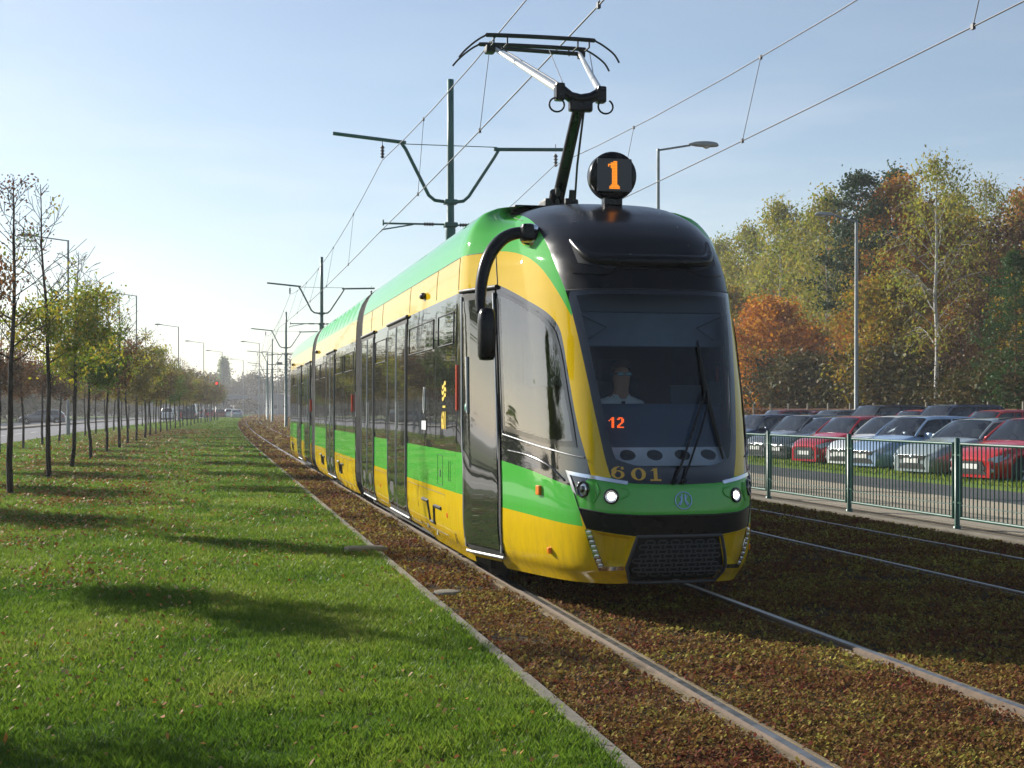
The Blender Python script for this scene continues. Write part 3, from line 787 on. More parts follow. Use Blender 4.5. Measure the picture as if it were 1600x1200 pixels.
# --- front: chrome line, headlights, running lights, grille, emblem, numbers
def strip(name, P, mat, off=.006, w=.02, parent=None):
    Q = vv(P); return patch(name, Q, [], None, mat, parent or T, off=off, grid=(.05, .05), step=.03, thick=.006)
for sg in (1, -1):
    f = lambda P: [(sg*t, h) for t, h in P] if sg > 0 else [(sg*t, h) for t, h in P][::-1]
    strip('chrome_trim', f([(.915,1.078),(.60,1.045),(.36,1.008),(.37,.985),(.60,1.018),(.865,1.045)]), M['chrome'], .010)
    strip('chrome_trim', f([(.915,1.078),(.868,1.046),(.80,.90),(.845,.93)]), M['alu'], .009)
    # dark recessed main beam and lit dipped beam
    hl = thing_part = bpy.data.objects.new('headlight', None); link(hl, T)
    for (t, h, r_, lit) in ((.735,.945,.048,False), (.49,.90,.042,True)):
        c = S(sg*t, h, .002); nn = (S(sg*t, h, .05)-S(sg*t, h, 0)).normalized()
        q = nn.to_track_quat('Z', 'Y')
        def ring(prof, mat, nm, n=24):
            m = MB(); m.lathe(prof, (0, 0, 0), 'z', n); o = m.build(nm, mat, hl); o.location = c; o.rotation_mode = 'QUATERNION'; o.rotation_quaternion = q; return o
        ring([(r_*1.35, -.01), (r_*1.35, .008), (r_*1.05, .012), (r_*.98, -.002)], M['black_gloss'], 'lamp_bezel', 8 if not lit else 20)
        ring([(r_*1.0, .004), (r_*.72, -.003), (r_*.6, .0), (0, .002)] if lit else [(r_*1.0, -.003), (r_*.9, .0), (r_*.5, .004), (0, .006)], M['led_white'], 'lamp_reflector')
        if lit: ring([(r_*.66, .001), (r_*.5, .010), (0, .016)], M['lamp_on'], 'lamp_lens')
        if not lit: ring([(r_*.55, .003), (r_*.5, .012), (0, .013)], M['dglass'], 'lamp_centre')
    strip('lamp_recess', f([(.64,.985),(.60,.88),(.655,.845),(.70,.87)]), M['green'], .004)
    seam([[(sg*.42,.885),(sg*.375,.905),(sg*.36,.93),(sg*.37,.955),(sg*.42,.965)], [(sg*.63,.86),(sg*.58,.93),(sg*.60,.99)]], .006, 'lamp_surround', M['green'], .004)
    # black bumper band edge lip
    seam([[(sg*.0,.765),(sg*.28,.765),(sg*.52,.775),(sg*.785,.808)]], .005, 'bumper_lip', M['black_matt'])
    # running lights: chrome strip with eight lenses
    dr = strip('running_light', f([(.715,.652),(.655,.646),(.545,.385),(.40,.392),(.395,.365),(.59,.352)]), M['chrome'], .008)
    m = MB()
    for k in range(8):
        u = k/7; t = .672-(.672-.572)*u; h = .632-(.632-.392)*u
        c = S(sg*t, h, .012); nn = (S(sg*t, h, .05)-S(sg*t, h, 0)).normalized(); q = nn.to_track_quat('Z', 'Y').to_matrix()
        b = MB(); b.box((0, 0, 0), (.036, .022, .014), bev=.004)
        m.add([q @ Vector(p)+c for p in b.v], b.f)
    m.build('light_lens', M['led_white'], dr)
    # yellow recess behind the running light
    P = POCK if sg > 0 else POCKR
    cen = (sum(p[0] for p in P)/4, sum(p[1] for p in P)/4)
    A = [Sv(t, v, 0) for t, v in P]; Bq = [Sv(cen[0]+(t-cen[0])*.72, cen[1]+(v-cen[1])*.72, -.07) for t, v in P]
    m = MB(); m.add(A+Bq, [(i, (i+1) % 4, 4+(i+1) % 4, 4+i) for i in range(4)]+[(4, 5, 6, 7)])
    m.build('bumper_recess', M['yellow'], T)
    # side marker lamps
    for (t, h, a) in ((1.34,.91,.050), (1.17,.46,.032)):
        c = S(sg*t, h, .008); nn = (S(sg*t, h, .05)-S(sg*t, h, 0)).normalized(); q = nn.to_track_quat('Z', 'Y').to_matrix()
        b = MB(); b.box((0, 0, 0), (a*1.2, a*1.5, .03), bev=.008); m = MB(); m.add([q @ Vector(p)+c for p in b.v], b.f); m.build('indicator', M['orange_lens'], T)
# grille: dark backing plus hexagonal mesh
m = MB()
gb = patch('grille', GRILLE, [], None, M['black_matt'], T, off=-.035, grid=(.06, .06), step=.05)
m = MB()
seamP = GRILLE + [GRILLE[0]]
m.tube([Sv(t, v, .0) for t, v in dens(seamP, .05, False)], .013, 8)
hx, hy = .058, .024
for r_ in range(0, 10):
    for q in range(-8, 8):
        ct = q*hx*1.62 + (hx*.81 if r_ % 2 else 0) - .03; chh = .60-r_*hy*1.42
        H6 = [(ct+hx*.62, chh), (ct+hx*.36, chh+hy*.62), (ct-hx*.36, chh+hy*.62), (ct-hx*.62, chh), (ct-hx*.36, chh-hy*.62), (ct+hx*.36, chh-hy*.62)]
        if not all(inpoly(a, h2v(b), GR0) for a, b in H6): continue
        m.tube([S(a, b, -.004) for a, b in H6+[H6[0]]], .0058, 5, caps=False)
m.build('grille_mesh', M['grille_hex'], gb)
# lower corners of the apron
# emblem ring with two mirrored strokes
c = S(-.04, .87, .006); nn = (S(-.04, .87, .05)-S(-.04, .87, 0)).normalized()
eq = nn.to_track_quat('Z', 'Y')
m = MB(); n = 28
m.tube([(.062*math.cos(2*math.pi*k/n), .062*math.sin(2*math.pi*k/n), 0) for k in range(n+1)], .0045, 6, caps=False)
for s in (-1, 1):
    m.tube([(s*.012, .045, 0), (s*.012, 0, 0), (s*.020, -.022, 0), (s*.030, -.034, 0)], .005, 6)
    m.tube([(s*.012, .0, 0), (s*.030, .036, 0)], .004, 6); m.tube([(s*.014, .004, 0), (s*.040, -.030, 0)], .004, 6)
o = m.build('emblem', M['emblem'], T); o.location = c
X_ = Vector((1, 0, 0)); Z_ = nn; Y_ = Z_.cross(X_).normalized(); X_ = Y_.cross(Z_)
o.matrix_local = Matrix.Translation(c) @ Matrix((X_, Y_, Z_)).transposed().to_4x4()

def text_mesh(s, size, bold=0, ext=.001, sx=1.0):
    cu = bpy.data.curves.new('txt', 'FONT'); cu.body = s; cu.size = size; cu.extrude = ext; cu.offset = bold; cu.align_x = 'CENTER'; cu.align_y = 'CENTER'
    o = bpy.data.objects.new('txt', cu); COL.objects.link(o)
    bpy.context.view_layer.update()
    me = bpy.data.meshes.new_from_object(o.evaluated_get(bpy.context.evaluated_depsgraph_get()))
    bpy.data.objects.remove(o); bpy.data.curves.remove(cu)
    for v in me.vertices: v.co.x *= sx
    return me
# fleet number with slab serifs on the black border under the windscreen
def fat_number(parent):
    F_ = bpy.data.objects.new('fleet_number', None); link(F_, parent)
    m = MB()
    def blob(outer, inner, t0, h0):
        n = len(outer); vs = [S(t0-x*1.15, h0+y*1.2, .0085) for x, y in outer]+[S(t0-x*1.15, h0+y*1.2, .0085) for x, y in inner]
        m.add(vs, [(i, (i+1) % n, n+(i+1) % n, n+i) for i in range(n)])
    n = 32
    C = [(math.cos(2*math.pi*k/n), math.sin(2*math.pi*k/n)) for k in range(n)]
    W, H = .054, .040
    # 6
    t0, h0 = .430, 1.072
    blob([(c*.042, s*.026-.012) for c, s in C], [(c*.020, s*.019-.012) for c, s in C], t0, h0)
    pth = [(-.020, -.004), (-.022, .014), (-.008, .030), (.014, .036), (.030, .032)]
    wd = [.020, .018, .012, .006, .006]
    L_ = []; R_ = []
    for (x, y), w_ in zip(pth, wd): L_.append((x-w_, y+w_*.15)); R_.append((x+w_*.55, y-w_*.15))
    vs = [S(t0-x*1.15, h0+y*1.2, .0088) for x, y in L_]+[S(t0-x*1.15, h0+y*1.2, .0088) for x, y in R_]; k = len(pth)
    m.add(vs, [(i, i+1, k+i+1, k+i) for i in range(k-1)])
    m.add([S(t0-.034-.011*c, h0+.031+.011*s, .0086) for c, s in C], [list(range(n))])
    m.build('numeral', M['number_gold'], F_); m = MB()
    t0, h0 = .282, 1.060
    blob([(c*.047, s*.038) for c, s in C], [(c*.021, s*.031) for c, s in C], t0, h0)
    m.build('numeral', M['number_gold'], F_); m = MB()
    t0, h0 = .160, 1.058
    for P in ([(-.011, -.036), (.013, -.036), (.013, .038), (-.011, .030)], [(-.034, -.040), (.036, -.040), (.036, -.030), (-.034, -.030)], [(-.032, .018), (-.011, .024), (-.011, .030), (.013, .038), (-.010, .036)]):
        m.add([S(t0-x*1.15, h0+y*1.2, .0088+.0003) for x, y in P], [list(range(len(P)))])
    return m.build('numeral', M['number_gold'], F_)
fat_number(wsb)

# --- LED line disc on the roof
D = bpy.data.objects.new('line_display', None); link(D, T); D.location = (0, 1.80, 3.50)
m = MB(); m.lathe([(0, -.075), (.165, -.075), (.198, -.06), (.205, -.03), (.205, .05), (.18, .075), (0, .075)], (0, 0, 0), 'y', 40); m.build('disc_housing', M['black_satin'], D)
m = MB(); m.box((0, -.078, 0), (.30, .008, .275), bev=.003); m.build('display_panel', simple('display_panel', (.06, .06, .065), .4), D)
m = MB(); m.box((0, .0, -.2), (.16, .10, .10), bev=.01); m.build('disc_foot', M['black_satin'], D)
bits = ["......###.....","....#####.....","..#######.....","..#.#####.....","....#####.....",".....####.....",".....####.....",".....####.....",".....####.....",".....####.....",".....####.....",".....####.....",".....####.....",".....####.....",".....####.....",".....####.....","....######....","...########...","...########..."]
m = MB(); px = .0125
for j, row in enumerate(bits):
    for i, ch in enumerate(row):
        if ch == '#': m.box(((i-6.5)*px*.92, -.0835, (9-j)*px*.99), (px*.70, .003, px*.74))
m.build('display_digit', M['led_orange'], D)
# roof bits next to the disc
for (x, y) in ((-.30, 2.15), (-.22, 2.3)):
    m = MB(); m.box((x, y, 3.33), (.05, .05, .05), bev=.01); m.build('roof_fitting', M['black_matt'], T)

# --- mirror
q0 = S(1.10, 2.95, 0)
m = MB(); m.box(q0+Vector((-.01, -.01, .0)), (.12, .20, .19), bev=.04, rot=(0, R(18), R(-20))); m.build('mirror_mount', M['chrome'], T)
# --- mirror arm and housing
for sg in (-1,):
    arm = [(-.86,.88,2.88),(-.97,.93,2.90),(-1.08,.96,2.87),(-1.17,.955,2.79),(-1.235,.945,2.68),(-1.275,.93,2.54),(-1.295,.90,2.40),(-1.30,.86,2.28)]
    m = MB(); m.tube(cr(arm, 5), [.050+.010*math.sin(i/36*3.1)-.018*max(0, i/35-.4) for i in range(36)], 12, flat=.8)
    m.box((-.93, .90, 2.895), (.10, .13, .14), bev=.03)
    mo = m.build('mirror_arm', M['black_satin'], T)
    m = MB()
    # rounded housing: lofted superellipse
    vs = []; n = 20; prof = [(-.205,.35),(-.20,.75),(-.17,.95),(-.05,1),(.08,1),(.15,.93),(.185,.72),(.195,.3)]
    for z, k in prof:
        for i in range(n):
            a = 2*math.pi*i/n; ca, sa = math.cos(a), math.sin(a)
            vs.append((-1.265+.068*k*abs(ca)**.7*(1 if ca > 0 else -1), .80+.085*k*abs(sa)**.8*(1 if sa > 0 else -1), 2.11+z))
    fs = [(j*n+i, j*n+(i+1) % n, (j+1)*n+(i+1) % n, (j+1)*n+i) for j in range(len(prof)-1) for i in range(n)]
    m.add(vs, fs, 0, True); m.add(vs[:n], [list(range(n))[::-1]]); m.add(vs[-n:], [list(range(n))])
    mh = m.build('mirror_housing', M['black_satin'], T)
    m = MB(); m.box((-1.265, .888, 2.10), (.10, .006, .33), bev=.002); m.build('mirror_glass', M['chrome'], mh)
# camera / lamp pods on the yellow band, amber side reflectors, flaps, handles
def sidebox(name, y, h, dy, dh, dep, mat, parent=T, bev=.004, sgs=(1, -1), off=0):
    for sg in sgs:
        m = MB(); p = S(sg*yt(y), h, off); m.box(p, (dep, dy, dh), bev=min(bev, dep*.4)); m.build(name, mat, parent)
for y in (14.9, 30.1, 38.9):
    for sg in (1, -1):
        m = MB(); p = S(sg*yt(y), 2.68, .02); m.lathe([(0, -.10), (.030, -.095), (.036, -.06), (.028, .05), (.005, .12)], p, 'y', 12); o = m.build('side_camera', M['black_gloss'], T)
for (y, w_) in ((12.62+.4, 0), ):
    pass
sidebox('side_marker', 12.745, 1.72, .05, .40, .03, M['red_lens'])
sidebox('side_marker', 22.35, 1.62, .07, .26, .06, M['red_lens']); sidebox('side_marker', 31.75, 1.60, .07, .26, .06, M['red_lens'])
sidebox('reflector', 13.35, .56, .07, .045, .012, M['orange_lens']); sidebox('reflector', 18.7, .56, .07, .045, .012, M['orange_lens']); sidebox('reflector', 20.9, 1.1, .01, .01, .012, M['orange_lens'])
# black step shaped slot on the yellow panels
def slot(y, h, sg, k=1.0):
    m = MB(); L_ = [(-.62,.09),(-.22,.09),(-.12,-.10),(.14,-.10),(.20,.07),(.62,.07)]
    L_ = [(a*k, b*k) for a, b in L_]
    w_ = .022
    m.tube([S(sg*yt(y-a), h+b, .002) for a, b in L_], w_*.85, 4, smooth=False); m.build('panel_slot', M['black_matt'], T)
for sg in (1, -1):
    slot(14.3, .53, sg); slot(24.6, .56, sg, .9); slot(28.6, .56, sg, .9); slot(38.8, .56, sg, .9)
# flap outlines, hatches and small marks
def loops(name, R_, r=.0028, mat=None):
    for sg in (1, -1):
        for (y0, y1, h0, h1) in R_:
            m = MB()
            P = [(yt(y0), h0), (yt(y1), h0), (yt(y1), h1), (yt(y0), h1), (yt(y0), h0)]
            m.tube([Sv(sg*t, v, .001) for t, v in dens(vv(P), .4, False)], r, 4, caps=False)
            m.build(name, mat or M['black_matt'], T)
loops('flap_outline', [(13.15,13.24,.88,1.06),(13.6,13.9,.82,1.10),(13.45,15.2,.36,.74),(15.25,16.05,.34,.74),(12.95,13.02,.34,.42),(18.1,19.3,.36,.74),(22.5,25.4,.36,.74),(27.7,30.3,.36,.74)])
sidebox('latch', 13.75, .93, .05, .07, .01, M['black_matt']); sidebox('latch', 14.75, .36, .05, .05, .01, M['alu']); sidebox('latch', 14.2, .33, .05, .05, .01, M['alu'])
def vseam(ys, h0, h1, sg):
    for y in ys:
        m = MB(); m.tube([S(sg*yt(y), h, .001) for h in np.linspace(h0, h1, 6)], .003, 4, caps=False); m.build('panel_seam', M['black_matt'], T)
for sg in (1, -1):
    vseam([12.72, 14.05, 16.0, 18.6, 19.9], 2.58, 2.86, sg)
    m = MB(); m.tube([Sv(sg*t, h2v(2.865), .001) for t in np.linspace(2.1, L1, 30)], .003, 4, caps=False); m.build('panel_seam', M['black_matt'], T)
# side lettering: round logo with waves and the number 601, wheelchair style info plate
def sidetext(s, y, h, size, mat, name, sg=1, bold=.004, sx=.8):
    me = text_mesh(s, size, bold, .001, sx); me.materials.append(mat)
    o = bpy.data.objects.new(name, me); link(o, T)
    if sg > 0: X_, Z_ = Vector((0, -1, 0)), Vector((-1, 0, 0))
    else: X_, Z_ = Vector((0, 1, 0)), Vector((1, 0, 0))
    Y_ = Vector((0, 0, 1))
    o.matrix_local = Matrix.Translation(S(sg*yt(y), h, .013)) @ Matrix((X_, Y_, Z_)).transposed().to_4x4()
sidetext('601', 13.45, 1.42, .22, M['sticker_yellow'], 'fleet_number', bold=.006, sx=.85)
m = MB()
for j in range(3):
    for k in (-1,):
        yy = 13.45; hh = 1.70+(j-1)*.055
        path = [(yy-.13+.26*i/12, hh+.022*math.sin(i/12*2*math.pi)) for i in range(13)]
        L_ = [(a, b) for a, b in path if (a-yy)**2+(b-1.70)**2 < .14**2]
        P = [S(yt(a), b+.017, .012) for a, b in L_]+[S(yt(a), b-.017, .012) for a, b in L_]; n = len(L_)
        m.add(P, [(i, i+1, n+i+1, n+i) for i in range(n-1)])
m.build('operator_logo', M['sticker_yellow'], T)
sidebox('name_line', 13.45, 1.555, .16, .02, .004, M['sticker_yellow'], off=.010, sgs=(1,))
m = MB()
for yy in (14.75,):
    P = [(yy+.05*math.cos(a), 1.62+.13*math.sin(a)) for a in np.linspace(0, 2*math.pi, 17)]
    m.tube([S(yt(a), b, .011) for a, b in P], .006, 4, caps=False); m.tube([S(yt(yy), b, .012) for b in (1.52, 1.66)], .014, 6)
    m.box(S(yt(yy), 1.37, .012), (.004, .30, .09))
m.build('info_sticker', M['sticker_white'], T)

# --- bellows between sections (concertina), middle and rear sections
def bellows(y0, y1):
    m = MB(); n = 13; vs = []; prof = [(sx, h) for h, sx, _ in ROWS if h > .25]
    ring = [(-1.2*s, h) for s, h in prof]+[(1.2*s, h) for s, h in prof[::-1][1:]]
    k = len(ring)
    for i in range(n):
        y = y0+(y1-y0)*i/(n-1); q = 1.0 if i % 2 else .965
        if i in (0, n-1): q = .985
        for (x, h) in ring: vs.append((x*q, y-TY, 1.7+(h-1.7)*q))
    m.add(vs, [(i*k+j, i*k+j+1, (i+1)*k+j+1, (i+1)*k+j) for i in range(n-1) for j in range(k-1)])
    m.build('bellows', M['rubber'], T)
bellows(21.12, 22.03); bellows(30.68, 31.62)
def mid_section(y0, y1):
    a, b = yt(y0), yt(y1)
    G = vv([(a, 2.865), (b, 2.865)]) + [(b, VTOP), (a, VTOP)]
    Gl = vv([(a, .785), (b, .785), (b, 1.165), (a, 1.165)]); B = vv([(a, 1.165), (b, 1.165), (b, 2.55), (a, 2.55)])
    bt = vv([(a, .26), (a+1.2, .23), (a+3, .23), (a+3.2, .30), (b-3.6, .30), (b-3.4, .23), (b-1.2, .23), (b, .26)])
    for sg in (1, -1):
        Q = bt + [(b, VTOP), (a, VTOP)]
        if sg < 0: Q = mir(Q)
        def c2(t, v):
            v_ = v2h(v)
            return 1 if v_ > 2.865 else 4 if v_ > 1.165 and v_ < 2.55 else 1 if .785 < v_ < 1.165 else 0
        rg = [G, Gl, B]
        if sg < 0: rg = [mir(r) for r in rg]
        patch('body_shell', Q, rg, c2, [M['yellow'], M['green'], M['black_satin'], M['black_satin'], M['dglass']], T, grid=(.8, .07), step=.12)
mid_section(22.05, 30.66)
for sg in (1, -1):
    side_window(22.2, 23.95, sg, T, True); side_window(23.95, 25.7, sg, T, True); double_door(25.75, 27.5, sg, T); side_window(27.56, 29.1, sg, T, True); side_window(29.1, 30.55, sg, T, True)
    double_door(32.1, 33.7, sg, T, 2); side_window(33.75, 35.25, sg, T, True); double_door(35.3, 36.8, sg, T, 2); side_window(36.86, 38.9, sg, T, True)
tail = body.copy(); COL.objects.link(tail); tail.parent = T; tail.location = (0, 31.78+.62, 0); tail.rotation_euler = (0, 0, math.pi); tail.name = 'body_shell'
tw = wsb.copy(); COL.objects.link(tw); tw.parent = T; tw.location = tail.location; tw.rotation_euler = (0, 0, math.pi)
# underframe and wheels
m = MB()
m.box((0, 6.7, .30), (2.1, 8.0, .18)); m.box((0, 16.2, .30), (2.1, 8.4, .18)); m.box((0, 26.0, .30), (2.1, 8.6, .18)); m.box((0, 1.7, .42), (1.0, 1.6, .12))
for yc in (3.9, 14, 18.6, 28): m.box((0, yc, .2), (1.7, 2.2, .2))
m.build('underframe', M['dark_under'], T)
for yc in (3.0, 4.8, 13.1, 14.9, 17.7, 19.5, 27.1, 28.9):
    m = MB()
    for s in (-1, 1): m.lathe([(.0, -.06), (.30, -.06), (.30, .05), (.33, .05), (.33, .07), (0, .07)], (s*.7475, yc, .32), 'x', 24)
    m.tube([(-.74, yc, .32), (.74, yc, .32)], .07, 8); m.build('wheelset', M['dark_under'], T)
m = MB(); m.box((0, 1.3, .18), (.9, .10, .06)); m.build('obstacle_deflector', M['dark_under'], T)

# --- cab interior
for sg in (1, -1):
    P = vv([(.60,.9),(2.75,.9),(2.75,2.9),(1.3,2.9),(.86,2.75),(.80,2.5),(.72,2.1),(.60,1.5)])
    if sg < 0: P = mir(P)
    else: P = P
    patch('cab_lining', P, [[(sg*q, u) for q, u in CABH][::sg]], lambda t, v: None if inpoly(abs(t), v, CABH) else 0, M['cab_wall'], T, off=-.05, grid=(.2, .2), step=.15)
P = vv([(-.75, 2.50), (.75, 2.50), (.9, 3.1), (-.9, 3.1)]); patch('dome_lining', P, [], None, M['black_matt'], T, off=-.05, grid=(.15, .15), step=.1)
m = MB(); m.box((0, 2.62, 1.7), (2.0, .05, 2.6)); m.box((.35, 2.585, 1.75), (.85, .02, .7), 1)
m.build('cab_partition', [M['cab_wall'], simple('cab_cupboard', (.16, .085, .045), .6)], T)
m = MB(); m.box((0, 1.85, .60), (1.3, 1.5, .06)); m.build('cab_floor', M['black_matt'], T)
m = MB(); vs = []
n = 13
def fr(t_, h, dd): p = S(t_, h, -.03); return (p.x*.98, p.y+dd, h)
tsn = np.linspace(.50, -.50, n)
rowsD = [[fr(t_, 1.12, .0) for t_ in tsn], [fr(t_, 1.135, .03) for t_ in tsn], [fr(t_*1.02, 1.25, .16) for t_ in tsn]]
m.add(sum(rowsD, []), [(j*n+i, j*n+i+1, (j+1)*n+i+1, (j+1)*n+i) for j in range(2) for i in range(n-1)], 0, True)
rowsD2 = [rowsD[2], [(x*1.1, y+.14, 1.52) for x, y, z in rowsD[2]], [(x*1.12, y+.19, 1.575) for x, y, z in rowsD[2]], [(x*1.15, y+.55, 1.55) for x, y, z in rowsD[2]], [(x*1.15, y+.57, .7) for x, y, z in rowsD[2]]]
m.add(sum(rowsD2, []), [(j*n+i, j*n+i+1, (j+1)*n+i+1, (j+1)*n+i) for j in range(4) for i in range(n-1)], 1, True)
dsh = m.build('dashboard', [M['dash_grey'], M['dash_dark']], T)
for t_ in (.33, .12, -.10, -.32):
    i = min(range(n), key=lambda k: abs(tsn[k]-t_))
    a, b = Vector(fr(t_, 1.135, .03)), Vector(fr(t_, 1.25, .16)); c = (a+b)/2; d = (b-a).normalized(); nn = Vector((0, -d.z, d.y)).normalized()
    m = MB(); m.lathe([(.058, -.01), (.058, .008), (.050, .010), (.044, .005), (0, .005)], (0, 0, 0), 'z', 20)
    o = m.build('air_vent', M['black_matt'], dsh); o.matrix_local = Matrix.Translation(c) @ nn.to_track_quat('Z', 'Y').to_matrix().to_4x4()
m = MB(); m.box((0, .60+.11, 2.145), (1.22, .03, .26), bev=.01); m.build('sun_blind', M['blind'], T)
m = MB(); m.box((0, .74+.05, 2.36), (1.2, .10, .16), bev=.01); m.build('destination_box', simple('destination_box', (.045, .06, .075), .6), T)
for s in (-1, 1):
    m = MB(); m.tube([(s*.56, .665, 2.25), (s*.36, .655, 2.16), (s*.50, .66, 2.07)], .006, 5)
    m.build('blind_bracket', M['black_matt'], T)
for (x_, w_, h_, z_) in ((.36, .26, .17, 1.64), (.60, .10, .20, 1.66)):
    m = MB(); m.box((x_, .92, z_), (w_, .03, h_), bev=.008, rot=(R(-15), 0, 0)); m.box((x_, .97, z_-.06), (.05, .06, .12)); m.build('cab_monitor', M['black_matt'], dsh)
m = MB(); m.box((-.35, 2.56, 1.95), (.50, .02, .42), bev=.005); m.build('partition_window', simple('partition_window', (.10, .12, .14), .2), T)
# red service number shown in the lower corner of the windscreen
dig = {'1': ["..##.", ".###.", "#.##.", "..##.", "..##.", "..##.", "..##.", "..##."], '2': [".###.", "##.##", "...##", "...##", "..##.", ".##..", "##...", "#####"]}
m = MB(); px = .0098
for q, ch in enumerate('12'):
    for j, row in enumerate(dig[ch]):
        for i, c_ in enumerate(row):
            if c_ == '#':
                p = S(.47, 1.43, -.02); m.box((p.x+(q*6+i)*px, p.y+.02-(q*6+i)*.003, 1.43+(4-j)*px), (px*.85, .004, px*.85))
m.build('service_number', M['led_red'], T)
# wipers
def wip(h): return None
m = MB()
def W(t, h, o=.035): return S(t, h, o)
m.tube([W(.03,1.01,.03), W(-.02,1.10,.045), W(-.13,1.36,.05), W(-.22,1.57,.05), W(-.26,1.66,.045)], .010, 6)
m.tube([W(-.04,1.01,.03), W(-.08,1.10,.045), W(-.19,1.36,.05), W(-.27,1.56,.05), W(-.27,1.66,.045)], .008, 6)
m.tube([W(.03,1.0,.0), W(.03,1.0,.045)], .02, 8); m.tube([W(-.04,1.0,.0), W(-.04,1.0,.045)], .02, 8)
wp = m.build('wiper_arm', M['black_satin'], T)
m = MB(); m.tube([W(t, h, .022) for t, h in cr([(-.25,2.04),(-.262,1.85),(-.285,1.6),(-.33,1.35),(-.37,1.16)], 5)], [.007+.012*math.sin(math.pi*i/20) for i in range(21)], 6); m.build('wiper_blade', M['rubber'], wp)
# driver's seat
m = MB(); m.box((.07, 1.78, 1.02), (.50, .48, .12), bev=.04); m.box((.07, 2.03, 1.42), (.50, .12, .75), bev=.05, rot=(R(-8), 0, 0)); m.box((.07, 2.06, 1.86), (.28, .09, .20), bev=.04, rot=(R(-8), 0, 0)); m.box((.07, 1.8, .79), (.25, .25, .36))
m.build('driver_seat', M['seat'], T)

# --- pantograph
PG = bpy.data.objects.new('pantograph', None); link(PG, T)
m = MB(); m.box((0, 3.75, 3.50), (.34, .30, .14), bev=.03); m.box((0, 3.9, 3.44), (1.0, .9, .07), bev=.02)
for s in (-1, 1):
    m.tube([(s*.45, 3.55, 3.37), (s*.45, 3.55, 3.46)], .05, 10); m.tube([(s*.45, 4.25, 3.37), (s*.45, 4.25, 3.46)], .05, 10)
m.tube([(.09, 3.6, 3.5), (.09, 3.55, 3.64)], .03, 8); m.tube([(-.05, 3.6, 3.5), (-.05, 3.55, 3.66)], .025, 8)
m.build('pantograph_base', M['black_matt'], PG)
kn = Vector((-.01, 2.87, 4.36))
m = MB(); m.tube([(-.02, 3.72, 3.54), (-.015, 3.28, 3.96), (-.01, 2.9, 4.32)], [.060, .056, .052], 14); m.tube([(-.045, 3.70, 3.50), (-.045, 3.6, 3.62)], .075, 12); m.build('lower_arm', M['black_satin'], PG)
m = MB(); m.tube([(.10, 3.5, 3.5), (.05, 3.2, 3.82), (.045, 2.92, 4.30)], .011, 6)
m.build('coupling_rod', M['black_matt'], PG)
m = MB()
m.tube([(-.20, 2.86, 4.46), (-.10, 2.87, 4.39), (0, 2.87, 4.37), (.10, 2.87, 4.39), (.19, 2.86, 4.44)], .050, 10)
m.box((-.20, 2.87, 4.43), (.09, .11, .16), bev=.02); m.box((.19, 2.87, 4.42), (.09, .11, .15), bev=.02); m.box((.0, 2.88, 4.32), (.22, .09, .12), bev=.02)
for s in (-1, 1): m.tube([(s*.23+.07*math.cos(a), 2.85, 4.31+.065*math.sin(a)) for a in np.linspace(R(100), R(420), 16)], .009, 6)
m.build('elbow', M['black_satin'], PG)
hy = 4.70
m = MB()
m.tube([(-.20, 2.87, 4.45), (-.45, hy+.05, 5.27)], [.036, .022], 12); m.tube([(.19, 2.87, 4.44), (.45, hy, 5.25)], [.034, .020], 12)
m.build('upper_arm', M['white_tube'], PG)
m = MB(); m.tube([(-.15, 2.87, 4.47), (.08, 4.5, 5.22)], .004, 4); m.tube([(.22, 3.2, 4.60), (.55, hy-.05, 5.24)], .004, 4); m.tube([(-.17, 2.9, 4.5), (-.40, hy, 5.27)], .008, 5)
m.build('guide_cable', M['cable'], PG)
m = MB()
for (yy, zz) in ((hy-.22, 5.335), (hy+.17, 5.335)):
    P = [(-.86, yy, zz-.24), (-.80, yy, zz-.17), (-.70, yy, zz-.08), (-.60, yy, zz-.015), (-.52, yy, zz), (0, yy, zz+.005), (.50, yy, zz), (.58, yy, zz-.015), (.68, yy, zz-.07), (.77, yy, zz-.14), (.82, yy, zz-.22)]
    P = cr(P, 3); m.tube(P, [.010+.012*(1 if 10 < i < 20 else 0) for i in range(len(P))], 8)
m.tube([(-.46, hy+.0, 5.26), (.48, hy+.0, 5.24)], .022, 8)
for x in (-.5, -.36, .38, .50):
    m.tube([(x, hy-.22, 5.33), (x, hy-.22, 5.26), (x, hy+.17, 5.26), (x, hy+.17, 5.33)], .009, 6)
m.box((-.50, hy, 5.24), (.10, .14, .08), bev=.02); m.box((.47, hy, 5.23), (.07, .12, .07), bev=.02)
m.build('contact_head', M['black_matt'], PG)

